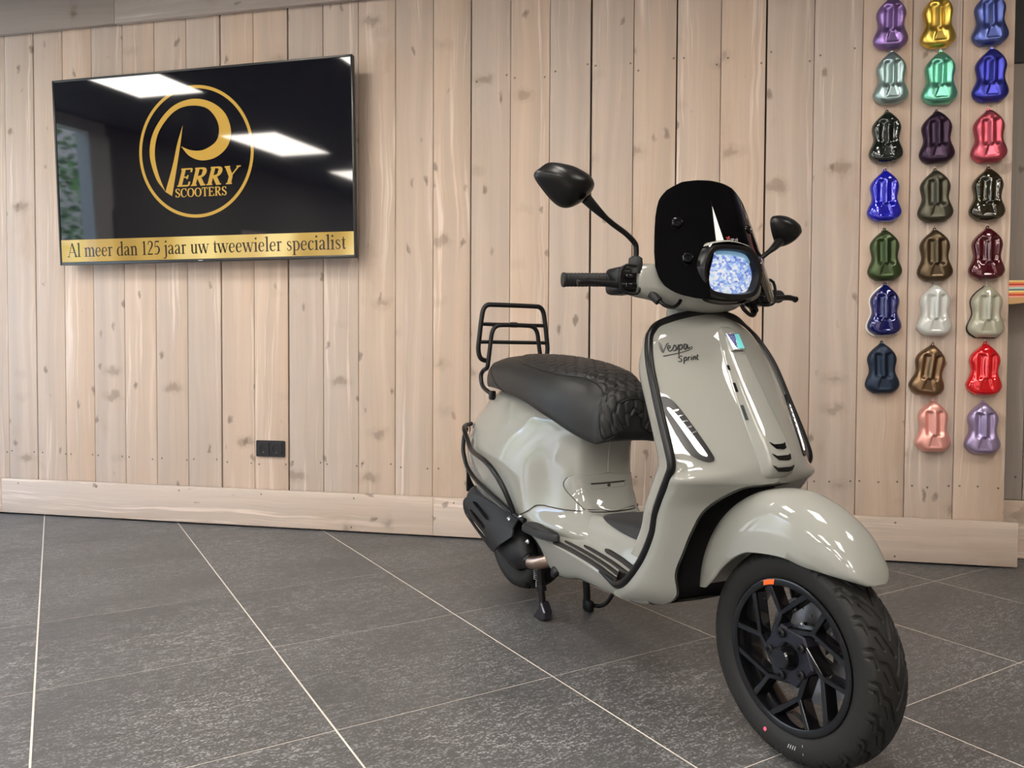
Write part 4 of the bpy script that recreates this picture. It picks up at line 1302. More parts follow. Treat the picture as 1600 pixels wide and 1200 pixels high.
# side seam at the back
for s in (-1, 1):
    MB().tube([seatP(u, s * v, .0006) for u, v in zip(np.linspace(13, 30, 16), np.concatenate([np.linspace(12, 30, 8), np.linspace(32, 50, 8)]))], .0016, 5).build('seam', M['plastic'], seat)
tabp = MB(); tabp.tube([seatP(81, v, .004) for v in (-14, -13, -6, 0, 6, 13, 14)], .0035, 6); tabp.build('seat_tab', M['leather'], seat)

# ---- luggage rack --------------------------------------------------------------------
rk = MB(); RX = -.118
def rloop(P, n=6): return cr([(RX + dx, y, z) for dx, y, z in P], n)
outer_r = [(0, -.105, .858), (0, -.136, .868), (0, -.147, .90), (0, -.143, .95), (0, -.134, 1.02), (0, -.127, 1.052), (0, -.112, 1.069), (0, -.08, 1.072), (0, .08, 1.072), (0, .112, 1.069), (0, .127, 1.052), (0, .134, 1.02), (0, .143, .95), (0, .147, .90), (0, .136, .868), (0, .105, .858)]
rack = MB().tube(rloop(outer_r), .0092, 10).build('luggage_rack', M['plastic'], sco)
inner_r = [(.09, -.125, .738), (.055, -.125, .742), (-.015, -.122, .764), (-.04, -.119, .80), (-.028, -.115, .822), (.004, -.113, .834), (.012, -.111, .86), (.012, -.102, .93), (.012, -.094, .972), (.012, -.075, .992), (.012, -.04, .996), (.012, .04, .996), (.012, .075, .992), (.012, .094, .972), (.012, .102, .93), (.012, .111, .86), (.004, .113, .834), (-.028, .115, .822), (-.04, .119, .80), (-.015, .122, .764), (.055, .125, .742), (.09, .125, .738)]
MB().tube(rloop(inner_r), .0085, 10).build('support_tube', M['plastic'], rack)
for z, w in ((.998, .137), (.931, .1445)):
    MB().tube([(RX, -w, z), (RX, w, z)], .0072, 8).build('cross_bar', M['plastic'], rack)
MB().tube([(RX, -.013, .998), (RX, .013, .998)], .0108, 10).build('collar', M['plastic'], rack)
for s in (-1, 1):
    MB().box((-.03, s * .128, .733), (.024, .022, .034), .005).build('clamp', M['plastic'], rack)

# ---- crash bar around the rear cowl -----------------------------------------------------
for s in (1, -1):
    up_ = [(-.215, -.135, .615), (-.175, -.175, .612), (-.125, -.2, .601), (-.062, -.212, .568), (.008, -.226, .541), (.106, -.240, .531), (.185, -.244, .518), (.252, -.240, .486), (.296, -.23, .442), (.316, -.212, .385), (.318, -.205, .36)]
    lo_ = [(-.175, -.170, .60), (-.150, -.190, .575), (-.135, -.2, .54), (-.118, -.205, .511), (-.064, -.212, .468), (.02, -.216, .438), (.096, -.217, .420), (.219, -.214, .391), (.312, -.207, .366), (.386, -.2, .356)]
    cb = MB().tube(cr([(x, s * y, z) for x, y, z in up_], 6), .0088, 10).build('crash_bar', M['plastic'], sco)
    MB().tube(cr([(x, s * y, z) for x, y, z in lo_], 6), .0080, 10).build('lower_tube', M['plastic'], cb)
    MB().lathe([(0, .006), (.006, .006), (.0085, 0)][::-1], axis='Z', n=10, M=Matrix.Translation((.36, s * -.202, .363))).build('bolt', M['steel'], cb)

# passenger pegs
for s in (1, -1):
    pg = [(.43, -.196), (.445, -.230), (.52, -.236), (.585, -.232), (.622, -.206), (.612, -.190), (.52, -.180), (.45, -.180)]
    pg = cr(pg, 3, True)
    o = MB().prism([(x, s * y) for x, y in pg], .022, M=Matrix.Translation((-.02, 0, .336)), bev=.008, smooth=False).build('passenger_peg', M['plastic_soft'], sco, autosmooth=math.radians(50))

# ---- exhaust ----------------------------------------------------------------------------
ax0, ax1 = Vector((.315, -.145, .205)), Vector((-.125, -.155, .352))
mu = []
for t, ry, rz in ((0, .022, .024), (.03, .032, .036), (.10, .046, .060), (.25, .052, .072), (.55, .053, .074), (.85, .052, .070), (.95, .046, .058), (.99, .030, .036), (1.0, .004, .004)):
    c = ax0.lerp(ax1, t)
    nrm = (ax1 - ax0).normalized(); upv = Vector((nrm.z * -1, 0, nrm.x)) ; upv = Vector((.316, 0, .949))
    mu.append([tuple(c + Vector((0, ry * math.cos(a), 0)) + upv * rz * math.sin(a)) for a in np.linspace(0, 2 * PI, 24, endpoint=False)])
exh = MB().grid(cr_grid(mu, 3, 1, cv=True), cv=True).build('exhaust', M['plastic_soft'], sco, autosmooth=math.radians(40))
hso = [(-.083, .332), (-.068, .354), (-.017, .374), (.052, .374), (.137, .361), (.208, .350), (.255, .346), (.276, .336), (.276, .309), (.288, .284), (.238, .248), (.183, .212), (.152, .213), (.12, .221), (.044, .246), (-.046, .279), (-.078, .297)]
hso2 = cr(hso, 2, True)
slots = [[(-.001, .349), (.020, .3535), (.08, .343), (.137, .327), (.135, .313), (.115, .311), (.06, .328)], [(-.016, .320), (.005, .3215), (.06, .308), (.115, .290), (.118, .277), (.098, .277), (.04, .296)], [(-.024, .289), (-.003, .290), (.05, .276), (.113, .257), (.122, .246), (.103, .247), (.04, .264)]]
hsm = MB().prism([tuple(p) for p in hso2], .006, holes=[[tuple(p) for p in cr(q, 2, True)] for q in slots], M=Matrix(((1, 0, 0, 0), (0, 0, -1, 0), (0, 1, 0, 0), (0, 0, 0, 1))))
# curve the shield around the silencer
def hsy(x, z):
    t = ((x - ax0.x) * (ax1.x - ax0.x) + (z - ax0.z) * (ax1.z - ax0.z)) / ((ax1.x - ax0.x) ** 2 + (ax1.z - ax0.z) ** 2)
    cz = ax0.z + (ax1.z - ax0.z) * t
    d = (z - cz - (x - (ax0.x + (ax1.x - ax0.x) * t)) * .3) / .078
    return -.216 + .034 * min(1.6, d * d) + .02 * max(0, (abs(t - .55) - .35) / .2) ** 2
# rebuild as a dense plate so that it can bend: strips between border and slots
hsb = bmesh.new()
for f in hsm.f:
    pass
_vs = [hsb.verts.new(v) for v in hsm.v]
for f in hsm.f:
    try: hsb.faces.new([_vs[i] for i in f])
    except ValueError: pass
bmesh.ops.subdivide_edges(hsb, edges=[e for e in hsb.edges if e.calc_length() > .03], cuts=3, use_grid_fill=True)
bmesh.ops.triangulate(hsb, faces=hsb.faces)
hs2 = MB()
hsb.verts.ensure_lookup_table()
for i, v in enumerate(hsb.verts): v.index = i
hs2.add([(v.co.x, hsy(v.co.x, v.co.z) + (v.co.y * -1 if False else -v.co.y) * -1 + 0.0, v.co.z) for v in hsb.verts], [tuple(v.index for v in f.verts) for f in hsb.faces], 0, True)
hsb.free()
hshield = hs2.build('heat_shield', M['plastic_soft'], exh, autosmooth=math.radians(35))
for x, z in ((.232, .327), (-.046, .302)):
    MB().lathe([(0, -.002), (.0035, -.002), (.004, .001), (.0075, .001), (.0105, -.001), (.0125, -.006)], axis='Y', n=14, M=Matrix.Translation((x, hsy(x, z) - .004, z)) @ Matrix.Rotation(PI, 4, 'Z')).build('bolt', M['steel'], hshield)
MB().tube(cr([(.300, -.145, .208), (.335, -.147, .206), (.375, -.135, .215), (.42, -.10, .235), (.44, -.05, .25)], 6), .0225, 14).build('exhaust_pipe', M['pipe'], exh)
MB().lathe([(.0245, -.012), (.027, -.008), (.027, .008), (.0245, .012)], axis='X', n=18, M=Matrix.Translation((.318, -.146, .207)) @ Matrix.Rotation(.15, 4, 'Y')).build('pipe_collar', M['plastic'], exh)

# ---- engine, mostly in the dark under the cowl ----------------------------------------
en = MB()
en.box((.20, 0, .27), (.30, .17, .16), .02); en.box((.36, -.02, .235), (.16, .14, .10), .018)
en.lathe([(.0, -.11), (.075, -.11), (.085, -.10), (.085, .02)], (.27, 0, .27), 'Y', 24)
en.box((.05, .115, .25), (.40, .05, .13), .02)
en.build('engine', M['plastic_soft'], sco)
MB().lathe([(0, -.004), (.004, -.004), (.005, 0), (.009, 0), (.009, .006)], axis='Y', n=12, M=Matrix.Translation((.31, -.155, .268))).build('engine_bolt', M['steel'], sco)
# plate holder, tail light
ph = MB(); ph.box((-.335, 0, .40), (.012, .21, .14), .004); ph.box((-.27, 0, .47), (.14, .06, .02), .006)
ph.build('plate_holder', M['plastic'], sco)
MB().prism(rrect(.10, .075, .02), .03, M=Matrix.Translation((-.325, 0, .585)) @ Matrix.Rotation(-PI / 2, 4, 'Y') @ Matrix.Rotation(PI / 2, 4, 'Z'), bev=.008).build('tail_light', M['red_lens'], sco)

# ---- centre stand -----------------------------------------------------------------------
st = MB().tube(cr([(.285, -.075, .215), (.275, -.083, .17), (.283, -.086, .10), (.297, -.086, .03), (.300, -.086, .006)], 4), .0125, 10)
st.tube([(.285, -.08, .20), (.285, .08, .20)], .012, 8)
stand = st.build('centre_stand', M['plastic'], sco)
MB().tube([(.280, -.084, .105), (.284, -.084, .09)], .0175, 12).build('stand_sleeve', M['plastic'], stand)
ft = MB().prism([(-.034, 0), (.012, 0), (.043, .012), (.046, .036), (.022, .062), (.012, .062), (.004, .040)], .030, M=Matrix.Translation((.30, -.078, .0008)) @ Matrix.Rotation(PI / 2, 4, 'X'), bev=.004)
ft.build('stand_foot', simple('polished_black_steel', (.06, .06, .075), .16, .7), stand)
s2 = MB().tube(cr([(.285, .075, .215), (.278, .085, .15), (.285, .090, .08), (.29, .090, .02)], 4), .0125, 10); s2.build('stand_leg', M['plastic'], stand)
MB().box((.297, .090, .022), (.05, .022, .042), .008).build('stand_foot', M['plastic'], stand)
MB().tube(cr([(.295, .10, .022), (.33, .115, .026), (.355, .13, .045), (.372, .145, .085), (.38, .15, .12)], 5), .0075, 8).build('stand_lever', M['plastic'], stand)
a = np.linspace(0, 2 * PI * 8, 130)
sp_ = np.stack([.222 + .0065 * np.cos(a), -.075 + .0065 * np.sin(a), .165 - .052 * a / a[-1]], 1)
MB().tube(np.concatenate([[(.222, -.075, .19)], sp_, [(.225, -.075, .10), (.232, -.078, .088)]]), .0017, 6).build('stand_spring', M['steel'], stand)


# ---- wheels -------------------------------------------------------------------------------
def tyre(R, hw, name, parent, na=540, grooves=True, c=(0, 0, 0), Mx=None, period=22):
    """tread with cut grooves; axis y"""
    prof = [(R - .069, .0405), (R - .066, .0435), (R - .058, .0485), (R - .044, .0525 * hw / .0525), (R - .030, hw), (R - .020, hw - .0015), (R - .013, hw - .008)]
    sw_n = len(prof)
    crown = []
    for s in np.linspace(1, 0, 17)[1:]:
        y = (hw - .008) * s
        crown.append((R - .013 * (abs(s) ** 2.1), y))
    half = prof + crown
    full = half + [(r, -y) for r, y in half[::-1][1:]]
    full = np.array(full)
    if grooves:
        # refine the tread
        f2 = [full[0]]
        for i in range(1, len(full)):
            k = 3 if min(full[i][0], full[i - 1][0]) > R - .0135 else 1
            for t in range(1, k + 1): f2.append(full[i - 1] + (full[i] - full[i - 1]) * t / k)
        full = np.array(f2)
    A = np.linspace(0, 2 * PI, na, endpoint=False)
    r = np.repeat(full[None, :, 0], na, 0); y = np.repeat(full[None, :, 1], na, 0)
    if grooves:
        ys = y / (hw - .008)
        circ_ = A[:, None] * R
        pitch = 2 * PI * R / period
        def seg(px_, py_, ax, ay, bx, by):
            dx, dy = bx - ax, by - ay
            t = np.clip(((px_ - ax) * dx + (py_ - ay) * dy) / (dx * dx + dy * dy), 0, 1)
            return np.hypot(px_ - ax - t * dx, py_ - ay - t * dy)
        d = np.full(r.shape, 1.0)
        for side in (1, -1):
            yy = y * side
            for sh in (-1, 0, 1):
                cc = ((circ_ + (pitch / 2 if side < 0 else 0)) % pitch) + sh * pitch
                P = [(.060, -.0495), (.052, -.038), (.030, -.033), (.022, -.020), (.006, -.014), (-.030, .001)]
                for (ax, ay), (bx, by) in zip(P[:-1], P[1:]):
                    d = np.minimum(d, seg(cc, -yy, ax, ay, bx, by) - .0006)
                for (ax, ay, bx, by) in ((.046, -.0485, .036, -.042), (.036, -.042, .018, -.040), (.010, -.030, .0, -.026), (.0, -.026, -.016, -.020)):
                    d = np.minimum(d, seg(cc, -yy, ax, ay, bx, by) + .0012)
        cut = smoothstep(.0034, .0020, d) * .0066 * (r > R - .016)
        r = r - cut
    V = np.stack([r * np.cos(A)[:, None], y, r * np.sin(A)[:, None]], -1) + np.array(c)
    mb = MB().grid(V, cu=True, flip=False)
    if Mx is not None: mb.xf(Mx)
    return mb.build(name, M['rubber'], parent)


FR, FC = .231, (0, 0, .231)
# front rim: barrel, flanges, hub, five forked spokes (outer face towards -y)
rim = MB()
rim.lathe([(.1625, -.0425), (.1625, -.0458), (.1595, -.0468), (.152, -.0462), (.1475, -.0445), (.1455, -.040), (.1445, -.020), (.1435, 0), (.147, .025), (.1535, .040), (.158, .0455), (.1625, .0445), (.1625, .04), (.156, .036), (.150, 0), (.156, -.036)], FC, 'Y', 96, closed=True)
rim.xf(FM)
wheel = rim.build('front_wheel', M['gloss'], sco, autosmooth=math.radians(40))
tyre(FR, .0525, 'tyre', wheel, 1050, True, FC, FM)
NODE_R = .083; A0 = math.radians(108)
sp_mb = []
def bar(mb, p0, p1, w0, w1, d0, d1, y0, y1):
    """spoke arm from p0 to p1 in the wheel plane (x,z); roof-shaped outer face"""
    p0, p1 = np.array(p0), np.array(p1)
    t = (p1 - p0) / np.linalg.norm(p1 - p0); n = np.array([-t[1], t[0]])
    def ring(p, w, d, y):
        q = [(-w * 1.25, d), (-w, .006), (-w * .8, .0012), (-w * .62, 0), (w * .62, 0), (w * .8, .0012), (w, .006), (w * 1.25, d)]
        return [(p[0] + n[0] * a, y + b, p[1] + n[1] * a) for a, b in q]
    A, B = ring(p0, w0, d0, y0), ring(p1, w1, d1, y1)
    k = len(A)
    mb.add(A + B, [(i, (i + 1) % k, k + (i + 1) % k, k + i) for i in range(k)] + [tuple(range(k))[::-1], tuple(k + i for i in range(k))], 0, False)
NODE_R = .087
for k in range(6):
    a = A0 - k * PI / 3
    node = (NODE_R * math.cos(a), NODE_R * math.sin(a))
    mb = MB()
    bar(mb, (.052 * math.cos(a + .80), .052 * math.sin(a + .80)), node, .0085, .0068, .030, .030, -.0405, -.038)
    for da, r1 in ((.06, .149), (-.62, .149)):
        e = (r1 * math.cos(a + da), r1 * math.sin(a + da))
        bar(mb, node, e, .0062, .0078, .028, .030, -.038, -.0435)
    mb.xf(Matrix.Translation(FC)); mb.xf(FM)
    mb.build('spoke', M['gloss'], wheel)
hub = MB()
pent = [(.066 * math.cos(A0 - k * PI / 3 + .05), .066 * math.sin(A0 - k * PI / 3 + .05)) for k in range(6)]
hub.prism(pent, .030, M=Matrix.Translation((0, -.012, 0)) @ Matrix.Rotation(PI / 2, 4, 'X'), bev=.004)
hub.xf(Matrix.Translation(FC)); hub.xf(FM); hub.build('hub_plate', simple('dark_satin_metal', (.016, .016, .026), .36, .35), wheel)
cap = MB().lathe([(.030, -.040), (.029, -.046), (.024, -.054), (.023, -.066), (.020, -.0695), (.0, -.0695)], FC, 'Y', 32); cap.xf(FM)
cap.build('hub_cap', M['gloss'], wheel, autosmooth=math.radians(30))
for k in range(5):
    a = A0 - k * 2 * PI / 5 + .02
    c = (.0475 * math.cos(a), -.0445, .231 + .0475 * math.sin(a))
    b = MB().lathe([(.0098, .004), (.0098, -.004), (.0075, -.0055), (.004, -.0055), (.004, -.002), (0, -.002)], c, 'Y', 14); b.xf(FM)
    b.build('wheel_bolt', M['plastic'], wheel, autosmooth=math.radians(30))
# brake disc with drilled holes (far side), caliper, swing arm
dk = MB()
th = np.linspace(0, 2 * PI, 72, endpoint=False)
wav = .112 + .0018 * np.cos(th * 12)
o2 = [(w * math.cos(t), w * math.sin(t)) for w, t in zip(wav, th)]
holes = [[(.060 * math.cos(t) , .060 * math.sin(t)) for t in th[::2]]]
for k in range(24):
    t = k * 2 * PI / 24; rr_ = (.076, .090, .102)[k % 3]
    holes.append(circ(rr_ * math.cos(t), rr_ * math.sin(t), .0036, 8))
dk.prism(o2, .004, holes=holes, M=Matrix.Translation((0, .030, .231)) @ Matrix.Rotation(PI / 2, 4, 'X')); dk.xf(FM)
dk.build('brake_disc', M['alu'], wheel)
cr_ = MB()
for k in range(5):
    a = A0 + .3 + k * 2 * PI / 5
    bar(cr_, (.03 * math.cos(a), .03 * math.sin(a)), (.064 * math.cos(a), .064 * math.sin(a)), .008, .007, .004, .004, .028, .028)
cr_.lathe([(.034, .020), (.034, .034), (.0, .034)], (0, 0, 0), 'Y', 24)
cr_.xf(Matrix.Translation(FC)); cr_.xf(FM); cr_.build('disc_carrier', M['alu'], wheel)
cl = MB().box((.085, .044, .275), (.06, .035, .075), .010); cl.xf(FM); cl.build('brake_caliper', M['alu'], wheel)
vl = MB().tube([(.028, -.022, .098), (.020, -.030, .108), (.014, -.038, .114)], [.0055, .005, .0045], 8); vl.xf(FM); vl.build('valve', M['rubber'], wheel)
ol = MB()
oq = []
for t in np.linspace(0, 1, 6):
    a0_ = math.radians(114.5 - 12 * t); 
    oq.append([(r * math.cos(a0_ - .16 * (.1625 - r) / .02 * -1 * .35), -.0468 - .0004 + (.158 - r) * -.02, .231 + r * math.sin(a0_ + .0)) for r in (.1605, .1545, .1485)])
ol.grid(np.array(oq), flip=True); ol.xf(FM); ol.build('rim_sticker', M['orange'], wheel)
# little marks chalked on the sidewall
def onwall(r, deg, off=.0006):
    y = -np.interp(r, [.162, .165, .173, .187, .201, .211], [.0405, .0435, .0485, .0525, .0525, .051]) - off
    return FM @ Vector((r * math.cos(math.radians(deg)), y, .231 + r * math.sin(math.radians(deg))))
def mark(pts, w, m, nm):
    V, F = rib(pts, w, 4, False)
    MB().add([onwall(a, b / .19 * 57.3 * 1.0) for a, b in V], F, 0, False).build(nm, m, wheel)
mark([(.176, -.245), (.196, -.245)], .0016, M['white_print'], 'chalk_mark')
dt = MB().add([onwall(.185 + .0045 * math.cos(t), (-.352 + .0045 * math.sin(t)) / .19 * 57.3) for t in np.linspace(0, 2 * PI, 12, endpoint=False)], [tuple(range(12))], 0, False); dt.build('colour_dot', M['pink_print'], wheel)
for k in range(4):
    mark([(.182, -.264 - .006 * k), (.190, -.264 - .006 * k - .003)], .0018, M['white_print'], 'chalk_mark')
# fork arm on the far side
fa = MB().tube(cr([(0, .062, .231), (-.03, .07, .25), (-.06, .068, .33), (-.075, .045, .44), (-.10, .01, .56)], 5), [.03] * 6 + [.026] * 15, 12); fa.xf(FM)
fa.build('fork_arm', M['plastic'], sco)

# rear wheel
RC = (0, 0, .254)
rr = MB().lathe([(.163, -.05), (.158, -.053), (.152, -.045), (.147, 0), (.152, .045), (.158, .053), (.163, .05), (.15, 0)], RC, 'Y', 64, closed=True)
for k in range(5):
    a = .4 + k * 2 * PI / 5
    q = MB(); bar(q, (0, 0), (.15 * math.cos(a), .15 * math.sin(a)), .02, .016, .03, .03, -.03, -.035); q.xf(Matrix.Translation(RC)); rr.add(q.v, q.f, 0, False)
rw = rr.build('rear_wheel', M['gloss'], sco)
tyre(.2355, .060, 'tyre', rw, 480, True, RC, None, 22)

# ---- front fender ---------------------------------------------------------------------------
O = np.array([-.028, .352])
AL = [19.5, 21, 24, 28, 36, 46, 60, 75, 90, 108, 124, 140, 155, 168, 178, 185, 189]
RRr = np.interp(AL, [18, 27, 36, 46, 66, 82, 95, 116, 137, 157, 170, 185, 190], [.229, .233, .234, .234, .231, .231, .231, .229, .232, .237, .243, .250, .250])
RE = np.interp(AL, [18, 21, 24, 28, 33.5, 48, 72, 90, 109, 139, 161, 180, 186, 190], [.222, .214, .200, .180, .156, .124, .104, .097, .098, .112, .132, .166, .192, .215])
HW = np.interp(AL, [18, 21, 24, 30, 45, 70, 120, 160, 180, 190], [.015, .036, .050, .065, .078, .084, .086, .083, .078, .066])
fe = []
for a, r1, re, w in zip(AL, RRr, RE, HW):
    d = np.array([math.cos(math.radians(a)), math.sin(math.radians(a))])
    rowF = []
    for ph in np.linspace(-90, 90, 19):
        sn, cs = math.sin(math.radians(ph)), math.cos(math.radians(ph))
        y = w * np.sign(sn) * abs(sn) ** .82
        r = re + (r1 - re) * max(0, cs) ** .72
        p = O + d * r
        rowF.append((p[0], y, p[1]))
    fe.append(rowF)
G = cr_grid(fe, 4, 2)
fm = MB().grid(G, flip=True)
# inner skin for thickness
cenl = np.array([O[0], 0, O[1]])
Gi = G.copy(); Gi[..., 1] *= .955; Gi = Gi + (cenl * [1, 0, 1] - G * [1, 0, 1]) * .02
fm.grid(Gi, flip=False)
for e, ei in ((G[:, 0], Gi[:, 0]), (G[::-1, -1], Gi[::-1, -1]), (G[0, ::-1], Gi[0, ::-1]), (G[-1], Gi[-1])):
    fm.grid(np.stack([e, ei], 1), flip=False)
fm.xf(FM)
fender = fm.build('front_fender', M['paint'], sco, autosmooth=math.radians(60))

# ---- handlebar, headlight, windscreen (steered) ------------------------------------------------
HM = FM @ Matrix.Translation((-.334, 0, 0)) @ Matrix.Rotation(math.radians(-2.4), 4, 'Z') @ Matrix.Translation((.34, 0, 0))
def stee(mb): return mb.xf(HM)
hb = []
for y, cx, cz, rx, rz in ((-.192, -.368, 1.057, .030, .030), (-.188, -.367, 1.057, .036, .0365), (-.17, -.362, 1.056, .041, .041), (-.14, -.352, 1.053, .047, .044), (-.10, -.340, 1.050, .062, .052), (-.06, -.330, 1.050, .078, .066), (0, -.326, 1.052, .084, .074)):
    hb.append([(cx + rx * np.sign(math.cos(t)) * abs(math.cos(t)) ** .75, y, cz + rz * np.sign(math.sin(t)) * abs(math.sin(t)) ** .75) for t in np.linspace(0, 2 * PI, 24, endpoint=False)])
hb = hb + [[(x, -y, z) for x, y, z in r] for r in hb[::-1][1:]]
hm = MB().grid(cr_grid(hb, 4, 2, cv=True), cv=True, flip=False)
hm.add(hb[0], [tuple(range(24))], 0, False); hm.add(hb[-1], [tuple(range(24))[::-1]], 0, False)
headset = stee(hm).build('headset', M['paint'], sco, autosmooth=math.radians(50))
nk = []
for z, cx, rx, ry in ((1.03, -.345, .075, .085), (1.0, -.362, .068, .074), (.975, -.375, .062, .068), (.93, -.385, .058, .064), (.90, -.39, .056, .06)):
    nk.append([(cx + rx * math.cos(t), ry * math.sin(t), z) for t in np.linspace(0, 2 * PI, 28, endpoint=False)])
stee(MB().grid(cr_grid(nk, 3, 1, cv=True), cv=True, flip=True)).build('steering_neck', M['paint'], sco)

YZ = Matrix(((0, 0, 1, 0), (1, 0, 0, 0), (0, 1, 0, 0), (0, 0, 0, 1)))     # prism xy -> scooter yz, depth -> +x
HEXO = cr([(-.092, .0), (-.082, -.042), (-.058, -.060), (0, -.066), (.058, -.060), (.082, -.042), (.094, .0), (.086, .032), (.060, .062), (0, .069), (-.060, .062), (-.084, .032)], 4, True)
HEXI = cr([(-.074, -.004), (-.064, -.033), (-.046, -.044), (0, -.048), (.046, -.044), (.064, -.033), (.075, -.002), (.066, .026), (.046, .048), (0, .053), (-.046, .048), (-.066, .026)], 4, True)
HCZ = 1.070
bz = MB()
def ringx(P, sc, x, dz=0): return np.array([(x, p[0] * sc, HCZ + p[1] * sc + dz) for p in P])
bz.grid(np.stack([ringx(HEXO, .86, -.325), ringx(HEXO, .99, -.285), ringx(HEXO, 1.0, -.245), ringx(HEXO, .975, -.228), ringx(HEXO, .94, -.222), ringx(HEXI, 1.06, -.223), ringx(HEXI, 1.015, -.230), ringx(HEXI, 1.0, -.243)], 0), cv=True, flip=False)
lamp = stee(bz).build('headlight', M['plastic'], sco, autosmooth=math.radians(45))
m, nt, b = new_mat('lit_headlight')
tc = N(nt, 'ShaderNodeTexCoord')
v1 = N(nt, 'ShaderNodeTexVoronoi'); v1.inputs['Scale'].default_value = 120
nt.links.new(mapping(nt, tc.outputs['Object'], (.4, 1, 1.4)), v1.inputs['Vector'])
n1 = noise_tex(nt, mapping(nt, tc.outputs['Object'], (1, 45, 90)), 1.0, 5, .75, 2.2)
n2 = noise_tex(nt, mapping(nt, tc.outputs['Object'], (14, 14, 14)), 1.0, 2)
sc2 = N(nt, 'ShaderNodeSeparateColor'); nt.links.new(v1.outputs['Color'], sc2.inputs[0])
mixv = math_node(nt, 'ADD', math_node(nt, 'MULTIPLY', sc2.outputs[0], .45), math_node(nt, 'MULTIPLY', math_node(nt, 'ADD', n1, math_node(nt, 'MULTIPLY', n2, .6)), .62))
colr = ramp(nt, mixv, [(.42, (.05, .10, .42)), (.60, (.22, .38, .92)), (.74, (.62, .80, 1.0)), (.86, (1.0, 1.0, 1.0))])
nt.links.new(colr, b.inputs['Emission Color']); b.inputs['Emission Strength'].default_value = .62
b.inputs['Base Color'].default_value = (.1, .12, .2, 1); b.inputs['Roughness'].default_value = .05
M['headlamp'] = m
ln = MB()
lensr = [ringx(HEXI, k, -.243 + .010 * (1 - k * k)) for k in (1.0, .86, .7, .5, .3, .12)]
ln.grid(np.stack(lensr, 0), cv=True, flip=False); ln.add(lensr[-1], [tuple(range(len(HEXI)))], 0, True)
stee(ln).build('lamp_lens', M['headlamp'], lamp)
vz = MB()   # bluish reflector strip under the upper rim
q0 = cr([(-.048, .050), (0, .0555), (.048, .050), (.064, .032)], 5); q1 = cr([(-.044, .040), (0, .0425), (.040, .038), (.056, .024)], 5)
vz.grid(np.stack([[(-.2375, p[0], HCZ + p[1]) for p in q0], [(-.232, p[0], HCZ + p[1]) for p in q1]], 0), flip=False)
stee(vz).build('lamp_visor', emit_mat('lamp_glow', (.16, .34, .55), .5, (.2, .3, .35), .2), lamp)
cp = MB()   # painted cap above the lamp
c0 = cr([(-.066, .062), (-.052, .072), (0, .079), (.052, .072), (.066, .062)], 5)
cp.grid(np.stack([[(-.35, p[0] * .95, HCZ + p[1] * .92) for p in c0], [(-.27, p[0], HCZ + p[1]) for p in c0], [(-.236, p[0], HCZ + p[1]) for p in c0], [(-.231, p[0] * .98, HCZ + p[1] - .004) for p in c0]], 0), flip=False)
stee(cp).build('lamp_cap', M['paint'], headset, autosmooth=math.radians(60))
lp_ = MB(); c0 = cr([(-.070, -.052), (-.05, -.068), (0, -.074), (.05, -.068), (.07, -.052)], 5)
lp_.grid(np.stack([[(-.34, p[0] * .9, HCZ + p[1] * .95) for p in c0], [(-.27, p[0], HCZ + p[1]) for p in c0], [(-.245, p[0], HCZ + p[1]) for p in c0]], 0), flip=True)
stee(lp_).build('lamp_chin', M['plastic'], lamp)

# windscreen
def wsx(y, z): return -.205 - .43 * (z - 1.05) - 2.5 * y * y
def wtop(y): return float(np.interp(abs(y), [0, .04, .08, .10, .12, .134, .144, .157, .166, .174, .1795], [1.308, 1.306, 1.300, 1.290, 1.278, 1.262, 1.246, 1.205, 1.165, 1.125, 1.085]))
def wbot(y): return float(np.interp(abs(y), [0, .05, .080, .088, .092, .12, .145, .160, .172, .178, .1795], [1.132, 1.12, 1.06, 1.012, 1.002, 1.006, 1.014, 1.023, 1.037, 1.056, 1.083]))
tt = np.concatenate([[-1, -.998, -.993, -.985, -.97], np.linspace(-.95, .95, 47), [.97, .985, .993, .998, 1]]) * .1795
wg = np.array([[(wsx(y, z), y * .965 + .006, z) for z in np.linspace(wbot(y), wtop(y), 20)] for y in tt])
wm = MB().grid(wg, flip=False)
wb_ = wg - np.array([.0035, 0, 0]); wm.grid(wb_, flip=True)
rim_ = np.concatenate([wg[:, 0], wg[-1, 1:], wg[::-1, -1][1:], wg[0, ::-1][1:-1]]); wm.grid(np.stack([rim_, rim_ - np.array([.0035, 0, 0])], 0), cv=True)
ws = stee(wm).build('windscreen', M['tint'], sco, autosmooth=math.radians(40))
for s in (-1, 1):
    for y, z in ((.110, 1.193), (.108, 1.103)):
        bb_ = MB().lathe([(.0125, -.004), (.0125, .003), (.0105, .006), (.006, .0065), (.005, .004), (.0, .004)], axis='X', n=18, M=Matrix.Translation((wsx(y, z), s * y, z)) @ Matrix.Rotation(s * .5, 4, 'Z') @ Matrix.Rotation(-.4, 4, 'Y'))
        stee(bb_).build('screen_bolt', M['gloss'], ws, autosmooth=math.radians(30))
        bk_ = MB().tube([(wsx(y, z) - .004, s * y, z), (wsx(y, z) - .05, s * (y - .01), z - .02)], .006, 8); stee(bk_).build('screen_bracket', M['plastic'], ws)
sc_txt = MB()
Fs = lambda y, z, o: Vector((wsx(y, z) + .0012 + o, y, z))
def spw(pts, x0, z0, sc): return [(x0 + sc * (x + .15 * y), z0 + sc * y) for x, y in pts]
red = MB()
stroke(red, spw([(-.9, .9), (-.2, .6), (-.5, .2)], .006, 1.150, .009), .0018, Fs, 0)
stroke(red, spw([(.75, .95), (.3, 1.0), (.15, .75), (.6, .5), (.5, .05), (.0, .1)], .004, 1.150, .010), .0022, Fs, 0)
stee(red).build('screen_print', M['red_print'], ws)
